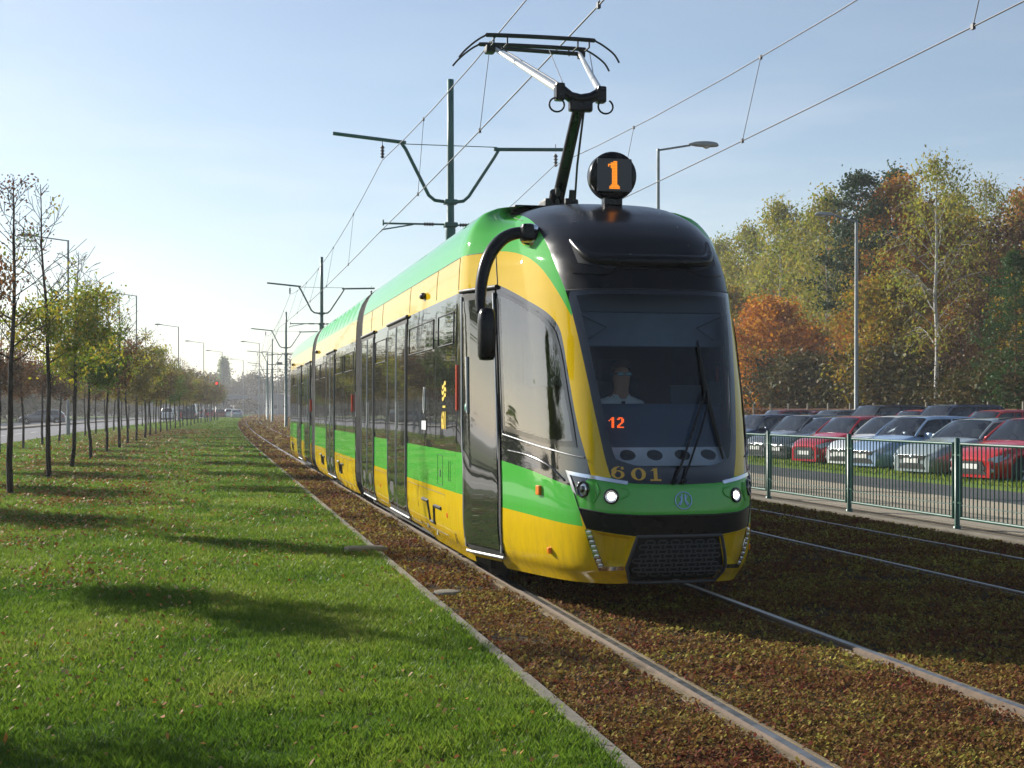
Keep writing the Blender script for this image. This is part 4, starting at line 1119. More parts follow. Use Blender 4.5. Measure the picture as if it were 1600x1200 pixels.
# ------------------------------------------------------------------ driver: one continuous seated figure
def person_driver():
    base = Vector((TX+.07, TY+1.80, 0))
    root = thing('person', 'tram driver in a pale shirt, dark tie and sunglasses sitting behind the windscreen', 'person', base)
    V = []; E = []; Rr = []
    def node(p, r, par=None):
        V.append(Vector(p)); Rr.append(r)
        if par is not None: E.append((par, len(V)-1))
        return len(V)-1
    pel = node((0, 0, 1.14), (.15, .12)); sp = node((0, .04, 1.28), (.145, .11), pel); ch = node((0, .02, 1.46), (.175, .12), sp)
    ub = node((0, .0, 1.585), (.13, .09), ch); nk = node((0, -.02, 1.655), (.055, .058), ub); hd0 = node((0, -.05, 1.73), (.070, .078), nk); hd1 = node((0, -.045, 1.82), (.078, .095), hd0); hd2 = node((0, -.035, 1.895), (.068, .082), hd1)
    for s in (-1, 1):
        sh = node((s*.17, .02, 1.56), (.065, .065), ub); el = node((s*.27, -.05, 1.30), (.048, .048), sh)
        wr = node((s*.21, -.30, 1.36), (.030, .026), el); pm = node((s*.195, -.37, 1.375), (.036, .018), wr)
        for k in range(4):
            x = s*.195+(-.026+.0175*k); L_ = (.032, .038, .036, .028)[k if s > 0 else 3-k]
            a = node((x, -.41, 1.385), (.0095, .0095), pm); b = node((x, -.41-L_, 1.375), (.0085, .0085), a); node((x, -.415-L_*1.1, 1.350), (.0075, .0075), b)
        a = node((s*.195-s*.036, -.365, 1.365), (.011, .011), pm); node((s*.195-s*.052, -.40, 1.345), (.009, .009), a)
        hp = node((s*.09, -.02, 1.12), (.085, .085), pel); kn_ = node((s*.13, -.42, 1.15), (.062, .062), hp); an = node((s*.13, -.46, .74), (.042, .042), kn_); node((s*.13, -.60, .665), (.045, .032), an)
    me = bpy.data.meshes.new('body'); me.from_pydata(V, E, []); o = bpy.data.objects.new('body', me); COL.objects.link(o)
    md = o.modifiers.new('skin', 'SKIN'); o.modifiers.new('sub', 'SUBSURF').levels = 2; o.modifiers['sub'].render_levels = 2
    for i, v in enumerate(me.skin_vertices[0].data): v.radius = Rr[i]; v.use_root = (i == 0)
    bpy.context.view_layer.update()
    m2 = bpy.data.meshes.new_from_object(o.evaluated_get(bpy.context.evaluated_depsgraph_get()))
    bpy.data.objects.remove(o)
    # face relief
    for v in m2.vertices:
        x, y, z = v.co
        if z > 1.70 and y < -.06:
            n_ = math.exp(-((x/.014)**2+((z-1.805)/.022)**2)); v.co.y -= .022*n_
            b_ = math.exp(-(((abs(x)-.032)/.018)**2+((z-1.825)/.012)**2)); v.co.y += .010*b_
            c_ = math.exp(-((x/.03)**2+((z-1.735)/.015)**2)); v.co.y -= .008*c_
            l_ = math.exp(-((x/.024)**2+((z-1.765)/.006)**2)); v.co.y -= .004*l_
    for mm_ in (M['shirt'], M['skin'], M['trousers']): m2.materials.append(mm_)
    for p in m2.polygons:
        c = p.center; p.use_smooth = True
        p.material_index = 1 if (c.z > 1.635 or (c.y < -.27 and c.z > 1.3)) else 2 if (c.z < 1.17 ) else 0
    b = bpy.data.objects.new('body', m2); link(b, root)
    m = MB(); vs = []; n = 16
    for j in range(7):
        a = j/6*math.pi*.52
        for i in range(n):
            t = 2*math.pi*i/n; fy = math.sin(t)
            vs.append((.083*math.cos(t)*math.sin(a+.02), -.032+.100*fy*math.sin(a+.02), 1.865+.085*math.cos(a)+(.028 if fy < 0 else -.03)*math.sin(a)*abs(fy)))
    m.add(vs, [(j*n+i, j*n+(i+1) % n, (j+1)*n+(i+1) % n, (j+1)*n+i) for j in range(6) for i in range(n)], 0, True)
    m.build('hair', M['hair'], root)
    m = MB()
    for s in (-1, 1): m.box((s*.033, -.140, 1.828), (.052, .010, .030), bev=.004); m.tube([(s*.062, -.138, 1.832), (s*.086, -.04, 1.835)], .004, 5); m.tube([(s*.083, -.045, 1.81+q) for q in (0, .02)], .012, 8)
    m.tube([(-.01, -.145, 1.835), (.01, -.145, 1.835)], .004, 5)
    m.build('sunglasses', simple('sunglass_lens', (.01, .07, .12), .08, metal=.5), root)
    m = MB(); m.poly_ext([(-.014, -.112, 1.60), (.014, -.112, 1.60), (.026, -.118, 1.36), (0, -.118, 1.32), (-.026, -.118, 1.36)], (0, .012, 0)); m.build('tie', M['trousers'], root)
    m = MB()
    for s in (-1, 1): m.poly_ext([(s*.008, -.108, 1.60), (s*.05, -.10, 1.655), (s*.075, -.04, 1.66), (s*.06, -.09, 1.60)], (0, .01, 0))
    m.build('collar', M['shirt'], root)
person_driver()
# ------------------------------------------------------------------ overhead line
def dropper(m, x0, z0, x1, z1, y):
    m.tube([(x0, y, z0), (x1, y, z1)], .006, 4)
    for (x, z) in ((x0, z0), (x1, z1)): m.box((x, y, z), (.03, .05, .06))
PY = [33.0, 73.0, 115.0, 160.0, 201.0, 242.0, 283.0, 324.0]
PYC = [-6.0] + PY
ordn = ['nearest', 'second', 'third', 'fourth', 'fifth', 'sixth', 'seventh', 'eighth', 'farthest']
def make_pole(full=True, arms=True, detail=0):
    root = thing('catenary_pole', '', 'pole', (0, 0, 0), 0, 'catenary poles between the two tram tracks')
    m = MB(); m.lathe([(.16, -.3), (.16, .04), (.125, .05), (.115, 5.55), (.118, 5.6), (.085, 5.7), (.078, 7.4), (.074, 9.0), (0, 9.01)], (0, 0, 0), 'z', 14); m.build('pole', M['pole_green'], root)
    for s in (-1, 1):
        m = MB()
        if s < 0: P = [(-.10, 0, 6.22), (-.36, 0, 6.25), (-.50, 0, 6.36), (-1.02, 0, 7.38), (-1.12, 0, 7.52)]; Q = [(-1.02, 0, 7.53), (-2.66, 0, 7.68)]
        else: P = [(.10, 0, 6.22), (.30, 0, 6.25), (.42, 0, 6.36), (1.0, 0, 7.25), (1.10, 0, 7.42)]; Q = [(1.0, 0, 7.45), (2.62, 0, 7.50)]
        m.tube(P, .040, 8); m.tube(Q, .042, 8)
        m.tube([(0, 0, 7.50), (s*1.08, 0, 7.50)], .010, 5)
        arm = m.build('cantilever', M['pole_green'], root)
        xm = -1.55 if s < 0 else 2.45
        m = MB(); m.lathe([(.012, 0), (.055, .03), (.02, .06), (.055, .10), (.02, .13), (.055, .17), (.02, .20), (.055, .24), (.012, .30)], (xm, 0, 7.16 if s < 0 else 7.10), 'z', 10); m.tube([(xm, 0, 7.45), (xm, 0, 7.62)], .01, 4); m.build('insulator', M['insul'], root)
        m = MB()
        if s < 0: m.tube([(-.1, 0, 5.71), (-1.52, 0, 5.70)], .024, 6); m.tube([(-1.60, 0, 5.50), (-1.55, 0, 5.56), (-.85, 0, 5.69)], .016, 6); m.tube([(-1.53, 0, 5.65), (-1.53, 0, 5.78)], .02, 5)
        else: m.tube([(.1, 0, 5.70), (2.15, 0, 5.68)], .022, 6); m.tube([(2.12, 0, 5.50), (2.05, 0, 5.56), (1.2, 0, 5.69)], .016, 6)
        m.build('registration_arm', M['galv'] if s > 0 else M['pole_green'], root)
        m = MB(); m.lathe([(.01, 0), (.05, .03), (.02, .06), (.05, .09), (.02, .12), (.05, .15), (.02, .18), (.05, .21), (.02, .24), (.01, .27)], (-.62 if s < 0 else .2, 0, 5.705), 'x', 10); m.build('insulator', M['insul'], root)
    for zc in (6.22, 5.70):
        m = MB(); m.box((0, 0, zc), (.30, .28, .10), bev=.02); m.build('clamp', M['pole_green'], root)
    return root
pp = make_pole()
for i, y in enumerate(PY):
    o = pp if i == 0 else copy_tree(pp)
    o.location = (5.35+tb(y), y, 0)
    o['label'] = ['tall green catenary pole rising behind the tram roof, largest of its row', 'green catenary pole rising just behind the rear joint of the tram, second of its row', 'green catenary pole with grey boxes, just left of the tail of the tram', 'fourth green catenary pole, next one left of the pole with grey boxes'][i] if i < 4 else ordn[i]+' green catenary pole of the row running into the haze'
# small equipment boxes and cross arm on the third pole, thin extra mast beyond
for s in (-1, 1):
    m = MB(); m.box((0, 0, 0), (.42, .25, .22), bev=.02); o = m.build('equipment_box', M['lamp_grey'], [c for c in bpy.data.objects if c.get('label', '').startswith('green catenary pole with grey')][0]); o.location = (s*.5, 0, 5.0)
def wire(name, p, z_pole, z_mid, label, r, off_pole=0, parent=None):
    m = MB(); P = []
    for k in range(len(PYC)-1):
        y0, y1 = PYC[k], PYC[k+1]; n = 10
        for i in range(n):
            u = i/n; y = y0+(y1-y0)*u; z = z_mid+(z_pole-z_mid)*(2*u-1)**2
            zz = off_pole[k] if hasattr(off_pole, '__len__') else off_pole
            z1 = off_pole[k+1] if hasattr(off_pole, '__len__') else off_pole
            P.append((p+tb(y)+zz*(1-u)+z1*u, y, z))
    m.tube(P, r, 5, caps=False); return m.build(name, M['cable'], parent)
zz1 = [(.05, .38)[k % 2] for k in range(12)]; zz1[0] = .05; zz1[1] = .38; zz1 = [.1, .36, -.1, .36, -.1, .36, -.1, .36, -.1, .36]
for (cx, zz, nm) in ((3.38, zz1, 'over the track the tram stands on'), (7.38, [.1, .1, -.1, .1, -.1, .1, -.1, .1, -.1, .1], 'over the empty track')):
    a = wire('messenger_wire', cx+(.42 if cx < 5 else .38), 7.12, 6.52, '', .009); tag(a, 'upper carrying wire with droppers sagging between the poles '+nm, 'wire', 'overhead wires')
    b = wire('contact_wire', cx, 5.50, 5.36, '', .009, zz); tag(b, 'lower contact wire '+nm, 'wire', 'overhead wires')
    for k in range(len(PYC)-1):
        for u in (.17, .335, .50, .667, .833):
            y = PYC[k]+(PYC[k+1]-PYC[k])*u; q = (2*u-1)**2
            m = MB(); dropper(m, cx+(.42 if cx < 5 else .38)+tb(y), 6.52+.6*q, cx+tb(y)+zz[k]*(1-u)+zz[k+1]*u, 5.36+.14*q, y)
            m.build('dropper', M['cable'], a)

# ------------------------------------------------------------------ street lamps
def lamp(h=11.2, arm=-2.7, rise=.22, r=.075):
    root = thing('street_lamp', '', 'lamp')
    m = MB(); m.lathe([(r*1.5, -.3), (r*1.5, .9), (r*1.1, 1.0), (r*.75, h-.05), (r*.75, h+.02), (0, h+.03)], (0, 0, 0), 'z', 10); m.build('pole', M['galv'], root)
    sg = 1 if arm > 0 else -1
    m = MB(); m.tube([(0, 0, h-.02), (arm*.72, 0, h+rise)], r*.5, 8); m.build('arm', M['galv'], root)
    m = MB(); vs = []; n = 12
    prof = [(0, .03), (.08, .06), (.25, .11), (.5, .13), (.75, .12), (.88, .08), (.92, .02)]
    for (x, w_) in prof:
        for i in range(n):
            a = 2*math.pi*i/n; vs.append((arm*.68+sg*x, w_*1.15*math.cos(a), h+rise+.02+(.95*w_ if math.sin(a) > 0 else .45*w_)*math.sin(a)))
    m.add(vs, [(j*n+i, j*n+(i+1) % n, (j+1)*n+(i+1) % n, (j+1)*n+i) for j in range(len(prof)-1) for i in range(n)], 0, True)
    m.add(vs[:n], [list(range(n))]); m.add(vs[-n:], [list(range(n))[::-1]])
    hd = m.build('lamp_head', M['lamp_grey'], root)
    m = MB(); m.lathe([(0, -.09), (.09, -.06), (.11, -.02)], (arm*.68+sg*.55, 0, h+rise), 'z', 12); m.build('lamp_glass', M['lamp_glass'], hd)
    return root
la = lamp()
for i, (y, p) in enumerate(((87.7, -7.95), (129.6, -5.7-2.2+.3), (178, -7.4), (221, -7.6), (256, -7.7), (300, -7.8), (345, -7.8))):
    o = la if i == 0 else copy_tree(la)
    o.location = (p+bend(y) if i else -7.95, y, -.05); o['group'] = 'street lamps along the left road'
    o['label'] = (['nearest', 'second', 'third', 'fourth', 'fifth', 'sixth', 'farthest'][i])+' grey street lamp above the young trees along the left road'
lb = lamp(9.05, 1.35, .16, .06); lb.location = (12.75, 41.0, 0); lb['label'] = 'grey street lamp with arm pointing right, beside the round line display of the tram'
lc = lamp(9.3, -1.35, .22, .085); lc.location = (26.3, 57.0, 0); lc['label'] = 'pale grey street lamp standing among the parked cars in front of the autumn trees'
for i, (y, p) in enumerate(((222, 11), (262, 12))):
    o = copy_tree(la); o.location = (p-8+bend(y)-2.6, y, 0); o['group'] = 'street lamps beyond the lawn'
    o['label'] = ['taller of the two hazy street lamps between the poplar and the catenary poles', 'shorter of the two hazy street lamps between the poplar and the catenary poles'][i]

# ------------------------------------------------------------------ railing
F = thing('railing', 'green steel railing of upright bars between the tram track and the pavement', 'railing', (9.24, 0, 0))
posts = [7.5+3.2*k for k in range(-4, 22)]
proto = None
for y in posts:
    m = MB(); m.lathe([(.034, -.2), (.034, 1.16), (0, 1.17)], (0, 0, 0), 'z', 10)
    m.lathe([(.05, .0), (.05, .05), (.035, .06)], (0, 0, 0), 'z', 10)
    for z in (.35, .95): m.box((0, 0, z), (.03, .24, .02))
    if proto is None: proto = m.build('post', M['fence_green'], F); pr = proto
    else: pr = proto.copy(); COL.objects.link(pr)
    pr.location = (tb(y), y-.03, 0)
proto = None
for y in posts[:-1]:
    if proto is None:
        m = MB(); a, b = .10, 3.10
        for z in (.16, 1.09): m.tube([(0, a, z), (0, b, z)], .020, 8)
        m.tube([(0, a, .32), (0, b, .32)], .006, 5)
        for yy in (a, b): m.tube([(0, yy, .14), (0, yy, 1.11)], .020, 8)
        n = 30
        for k in range(1, n): m.tube([(0, a+(b-a)*k/n, .16), (0, a+(b-a)*k/n, 1.09)], .0085, 5, caps=False)
        proto = m.build('panel', M['fence_green'], F); pr = proto
    else: pr = proto.copy(); COL.objects.link(pr)
    pr.location = (tb(y), y-.03, 0)
# low fence at the forest edge
F2 = thing('mesh_fence', 'low rusty wire fence with pale posts behind the last row of parked cars', 'fence', (30.6, 0, 0))
pm = MB(); pm.box((0, 0, .8), (.10, .10, 2.0), bev=.01); pa = pm.build('post', M['concrete'], F2)
for k in range(26):
    pr = pa if k == 0 else pa.copy()
    if k: COL.objects.link(pr)
    pr.location = (0, 28+k*2.6, 0)
m = MB()
M['rust'] = simple('rust', (.18, .07, .04), .8)
for z in (.3, .7, 1.1, 1.5): m.tube([(0, 28, z), (0, 93, z)], .012, 4)
for k in range(330): m.tube([(0, 28+k*.2, .1), (0, 28+k*.2, 1.55)], .006, 3, caps=False)
m.build('wire_mesh', M['rust'], F2)

# ------------------------------------------------------------------ trees
def bark(name, cols, sc=6):
    return ground_mat(name, cols, sc, 30, .6)
M['bark'] = bark('bark_brown', [(.045, .032, .022), (.10, .075, .055)])
M['bark_dark'] = bark('bark_dark', [(.02, .016, .012), (.05, .038, .028)])
M['birch_bark'] = bark('bark_birch', [(.12, .11, .10), (.50, .48, .44), (.62, .60, .56)], 3)
M['pine_bark'] = bark('bark_pine', [(.09, .05, .03), (.24, .11, .05)])
LM = dict(
 bare=leafmat('leaf_bare', [(.16, .05, .025), (.10, .045, .02), (.20, .10, .04)], .3),
 reddish=leafmat('leaf_reddish', [(.13, .045, .022), (.10, .06, .02), (.20, .08, .03), (.14, .14, .03)], .4),
 yg=leafmat('leaf_yellowgreen', [(.07, .14, .012), (.13, .21, .015), (.26, .30, .02), (.50, .38, .03), (.18, .10, .03)], .5),
 green=leafmat('leaf_green', [(.04, .10, .010), (.08, .16, .014), (.16, .23, .02), (.26, .20, .03)], .48),
 olive=leafmat('leaf_olive', [(.09, .10, .016), (.16, .16, .02), (.27, .20, .03), (.20, .10, .03)], .48),
 birch=leafmat('leaf_birch', [(.13, .18, .022), (.22, .26, .03), (.36, .30, .04), (.25, .17, .04)], .45),
 orange=leafmat('leaf_orange', [(.28, .08, .012), (.50, .17, .015), (.62, .27, .02), (.46, .34, .03)], .45),
 rust=leafmat('leaf_rust', [(.22, .075, .015), (.40, .13, .018), (.30, .19, .02), (.42, .22, .03)], .45),
 gold=leafmat('leaf_gold', [(.15, .17, .014), (.26, .24, .016), (.42, .27, .02), (.36, .14, .016)], .45),
 purple=leafmat('leaf_purple', [(.11, .045, .025), (.15, .075, .035), (.10, .09, .025)], .25),
 conifer=leafmat('leaf_conifer', [(.018, .055, .016), (.04, .095, .022), (.08, .14, .03)], .25),
 pine=leafmat('needles', [(.010, .035, .012), (.020, .055, .018), (.045, .085, .024)], .2),
 hedge=leafmat('leaf_hedge', [(.03, .05, .010), (.06, .06, .012), (.11, .065, .016), (.05, .075, .012)], .25),
)
def skeleton(rg, H, clear, spread, nl, up=.55, lean=0, droop=0, sub=4, split=False):
    """trunk and limbs as polylines with radii; returns tubes and twig tips"""
    tubes = []; tips = []
    r0 = H*.009+.011
    x = y = 0; P = []; n = 10
    for i in range(n+1):
        u = i/n; P.append(Vector((x, y, H*u-.2*(i == 0)))); x += rg.normal(0, H*.004)+lean*H/n*u; y += rg.normal(0, H*.004)
    tubes.append((P, [r0*(1-u/n*.93)**.8 for u in range(n+1)]))
    def at(u):
        k = min(int(u*n), n-1); f = u*n-k; return P[k].lerp(P[k+1], f)
    for j in range(nl):
        u = clear+(1-clear)*((j+rg.random())/nl)**.9*.97
        a = j*2.4+rg.normal(0, .4); q = (u-clear)/(1-clear)
        L_ = spread*(math.sin(math.pi*min(1, .16+q*.86))**.7)*rg.uniform(.75, 1.15)+.04*H*(1-q)*.3
        st = at(u); e = up*(.6+.8*q)
        d = Vector((math.cos(a), math.sin(a), e)).normalized()
        B = [st]; m_ = 5; c = st.copy()
        for i in range(m_):
            c = c+d*L_/m_; d = (d+Vector((rg.normal(0, .12), rg.normal(0, .12), rg.normal(.04, .1)-droop*i*.25))).normalized(); B.append(c.copy())
        rb = r0*(1-u*.9)*.36
        tubes.append((B, [rb*(1-i/m_*.85)+.003 for i in range(m_+1)]))
        for k in range(sub):
            f = .3+.7*(k+rg.random())/sub; kk = min(int(f*m_), m_-1); s_ = B[kk].lerp(B[kk+1], f*m_-kk)
            d2 = (d+Vector((rg.normal(0, .7), rg.normal(0, .7), rg.normal(.1, .4)-droop))).normalized(); l2 = L_*rg.uniform(.25, .5)
            C = [s_, s_+d2*l2*.5, s_+d2*l2+Vector((0, 0, -droop*l2*.4))]
            tubes.append((C, [rb*.4+.003, rb*.25+.002, .002])); tips += [C[1], C[2], C[1].lerp(C[2], .5)]
        tips += [B[-1], B[-2], B[-3]]
    tips.append(P[-1]); return tubes, tips
def leaves(rg, tips, n, sig, size, hang=0):
    T_ = np.array([list(p) for p in tips]); k = rg.integers(0, len(T_), n)
    wt = rg.random(len(T_)); keep = rg.random(n) < (.35+.65*wt[k]); k = k[keep]; n = len(k)
    c = T_[k]+rg.normal(0, 1, (n, 3))*np.array(sig); c[:, 2] -= np.abs(rg.normal(0, hang, n)) if hang else 0
    u = rg.normal(0, 1, (n, 3)); u /= np.linalg.norm(u, axis=1)[:, None]
    v = np.cross(u, rg.normal(0, 1, (n, 3))); v /= np.linalg.norm(v, axis=1)[:, None]
    if hang: u[:, 2] -= .8; u /= np.linalg.norm(u, axis=1)[:, None]
    s = (size*rg.uniform(.55, 1.3, n))[:, None]
    P = np.zeros((n, 4, 3)); P[:, 0] = c-u*s; P[:, 1] = c-v*s*.62; P[:, 2] = c+u*s; P[:, 3] = c+v*s*.62
    tone = rg.random(len(T_)); r_ = np.clip(.62*tone[k]+.38*rg.random(n), 0, 1)
    return P, r_
def tree(name, cat, seed, H, clear, spread, nl, nleaf, sig, size, lm, bk, up=.55, droop=0, lean=0, hang=0, sub=4, tmin=.0, bare_top=0, fork=False):
    rg = np.random.default_rng(seed)
    root = thing(name, '', cat)
    tubes, tips = skeleton(rg, H, clear, spread, nl, up, lean, droop, sub)
    m = MB()
    for i, (P, r_) in enumerate(tubes):
        r_ = [max(q, tmin) for q in r_]; m.tube(P, r_, 7 if i == 0 else 4, smooth=True, caps=False)
    m.build('trunk', bk, root)
    if bare_top: tips = [t for t in tips if t.z < H*bare_top or rg.random() < .02]
    P, r_ = leaves(rg, tips, nleaf, sig, size, hang)
    np_mesh('crown', P.reshape(-1, 3), 4, LM[lm], r_, root)
    return root
YP = [
 tree('young_tree', 'tree', 11, 5.9, .40, 1.05, 30, 900, (.10, .10, .10), .032, 'bare', M['bark_dark'], up=.9, tmin=.006, bare_top=1.0),
 tree('young_tree', 'tree', 12, 6.3, .36, 1.15, 26, 4200, (.15, .15, .14), .045, 'yg', M['bark_dark'], up=.85, tmin=.006, bare_top=.60),
 tree('young_tree', 'tree', 13, 5.4, .38, 1.15, 28, 9500, (.19, .19, .16), .048, 'yg', M['bark_dark'], up=.75, tmin=.006, bare_top=.80),
 tree('young_tree', 'tree', 14, 5.3, .38, 1.20, 28, 11000, (.19, .19, .16), .048, 'green', M['bark_dark'], up=.75, tmin=.006, bare_top=.72),
 tree('young_tree', 'tree', 15, 5.3, .38, 1.1, 28, 6500, (.18, .18, .15), .050, 'reddish', M['bark_dark'], up=.8, tmin=.006, bare_top=.72),
 tree('young_tree', 'tree', 16, 5.2, .38, 1.15, 28, 7000, (.20, .20, .17), .058, 'olive', M['bark_dark'], up=.75, tmin=.008, bare_top=.80),
]
ORD = ['first', 'second', 'third', 'fourth', 'fifth', 'sixth', 'seventh', 'eighth', 'ninth', 'tenth', 'eleventh', 'twelfth', 'thirteenth', 'fourteenth', 'fifteenth', 'sixteenth', 'seventeenth', 'eighteenth', 'nineteenth', 'twentieth', 'twenty first', 'twenty second', 'twenty third', 'twenty fourth', 'twenty fifth', 'twenty sixth', 'twenty seventh', 'twenty eighth', 'twenty ninth', 'thirtieth']
used = set()
look = {0: 'almost bare', 1: 'leafy low down, bare top', 2: 'dense yellow green', 3: 'dense dark green', 4: 'thin reddish brown', 5: 'olive brown'}
def put_tree(k, x, y, rz, s, label, group):
    o = YP[k] if k not in used else copy_tree(YP[k]); used.add(k)
    o.location = (x+bend(y), y, -.02); o.rotation_euler = (R(random.uniform(-1.6, 1.6)), R(random.uniform(-1.6, 1.6)), rz); o.scale = (s*random.uniform(.88, 1.12), s*random.uniform(.88, 1.12), s*random.uniform(.96, 1.05)); tag(o, label, 'tree', group); return o
ys = [27.7, 33.9, 39.6, 46.3, 53.0]+[53.0+6.1*k for k in range(1, 23)]
kinds = [0, 1, 2, 3, 4, 1, 5, 5, 2, 5, 4, 5, 3, 5, 5, 4, 5, 2, 5, 5, 4, 5, 5, 5, 4, 5, 5, 5]
for i, y in enumerate(ys):
    put_tree(kinds[i], -3.48+random.uniform(-.06, .06), y, random.uniform(0, 6.28), 1.0 if i < 4 else random.uniform(.92, 1.05), f'{ORD[i]} young tree from the camera in the front row, '+look[kinds[i]], 'young trees in two rows along the lawn')
for j, (y, k, sx_) in enumerate(((21.6, 4, .5), (15.8, 3, .6), (10.0, 2, .55), (4.2, 3, .6))):
    tq = put_tree(k, -3.45, y, random.uniform(0, 6), .95, ['young tree just outside the left edge, nearest the almost bare first tree', 'young tree outside the left edge, two places before the first tree seen', 'young tree outside the left edge beside the near lawn', 'young tree outside the left edge level with the camera'][j], 'young trees in two rows along the lawn'); tq.scale = (sx_, sx_, (.95, .78, .74, .74)[j])
ys2 = [58.8, 65.2, 71.5]+[71.5+6.3*k for k in range(1, 19)]; kinds2 = [4, 4, 4, 1, 5, 4, 5, 2, 5, 4, 5, 5, 3, 5, 5, 4, 5, 5, 5, 5, 5]
for i, y in enumerate(ys2):
    put_tree(kinds2[i], -7.0, y, random.uniform(0, 6.28), random.uniform(.85, 1.0), f'{ORD[i]} young tree from the left in the road side row, '+look[kinds2[i]], 'young trees in two rows along the lawn')
for j, y in enumerate((52.5, 46.2, 39.9, 33.6, 27.3)):
    put_tree((4, 4, 5, 2, 5, 3, 5)[j], -7.0, y, j*2., .9, ['reddish young tree by the road just left of the frame', 'reddish young tree by the road well left of the frame'][j] if j < 2 else ORD[j]+' young tree by the road left of the frame, counting back from its edge', 'young trees in two rows along the lawn')

# --- wood on the right
def BT(*a, **k): return tree(*a, **k)
PROT = dict(
 birch=[BT('birch_tree', 'tree', 31, 15, .22, 2.7, 34, 15000, (.34, .34, .34), .105, 'birch', M['birch_bark'], up=.9, droop=.35, hang=.35, sub=6),
        BT('birch_tree', 'tree', 32, 14, .28, 2.5, 32, 13000, (.34, .34, .34), .105, 'birch', M['birch_bark'], up=.9, droop=.3, hang=.4, sub=6)],
 thinbirch=[BT('birch_tree', 'tree', 33, 16, .30, 3.2, 30, 7500, (.30, .30, .32), .095, 'birch', M['birch_bark'], up=1.1, droop=.35, hang=.5, sub=7)],
 maple=[BT('maple_tree', 'tree', 34, 7.8, .14, 3.0, 40, 15000, (.33, .33, .28), .115, 'orange', M['bark'], up=.6, sub=6)],
 rust=[BT('beech_tree', 'tree', 35, 14, .12, 3.2, 44, 15000, (.40, .40, .34), .12, 'rust', M['bark'], up=.5, sub=6)],
 gold=[BT('hornbeam_tree', 'tree', 36, 10, .06, 3.2, 44, 15000, (.42, .42, .34), .12, 'gold', M['bark'], up=.5, sub=6),
       BT('hornbeam_tree', 'tree', 37, 12, .06, 3.2, 44, 14000, (.42, .42, .34), .12, 'gold', M['bark'], up=.5, sub=6)],
 purple=[BT('oak_tree', 'tree', 38, 12, .15, 3.4, 42, 3800, (.40, .40, .34), .12, 'purple', M['bark_dark'], up=.8, sub=7)],
 pine=[BT('pine_tree', 'tree', 39, 15, .42, 2.2, 26, 12000, (.30, .30, .16), .10, 'pine', M['pine_bark'], up=.25, sub=6)],
 spruce=[BT('spruce_tree', 'tree', 40, 15, .08, 2.5, 80, 20000, (.24, .24, .14), .10, 'conifer', M['pine_bark'], up=-.15, sub=5)],
)
BH = dict(birch=(15, 14), thinbirch=(16,), maple=(7.8,), rust=(14,), gold=(10, 12), purple=(12,), pine=(15,), spruce=(15,))
pu = set()
desc = dict(birch='olive birch', thinbirch='tall thin birch with pale forked trunk', maple='orange maple', rust='rusty orange beech', gold='golden green hornbeam', purple='half bare purplish oak', pine='dark green pine', spruce='dark spruce')
SP = dict(maple=1.0)
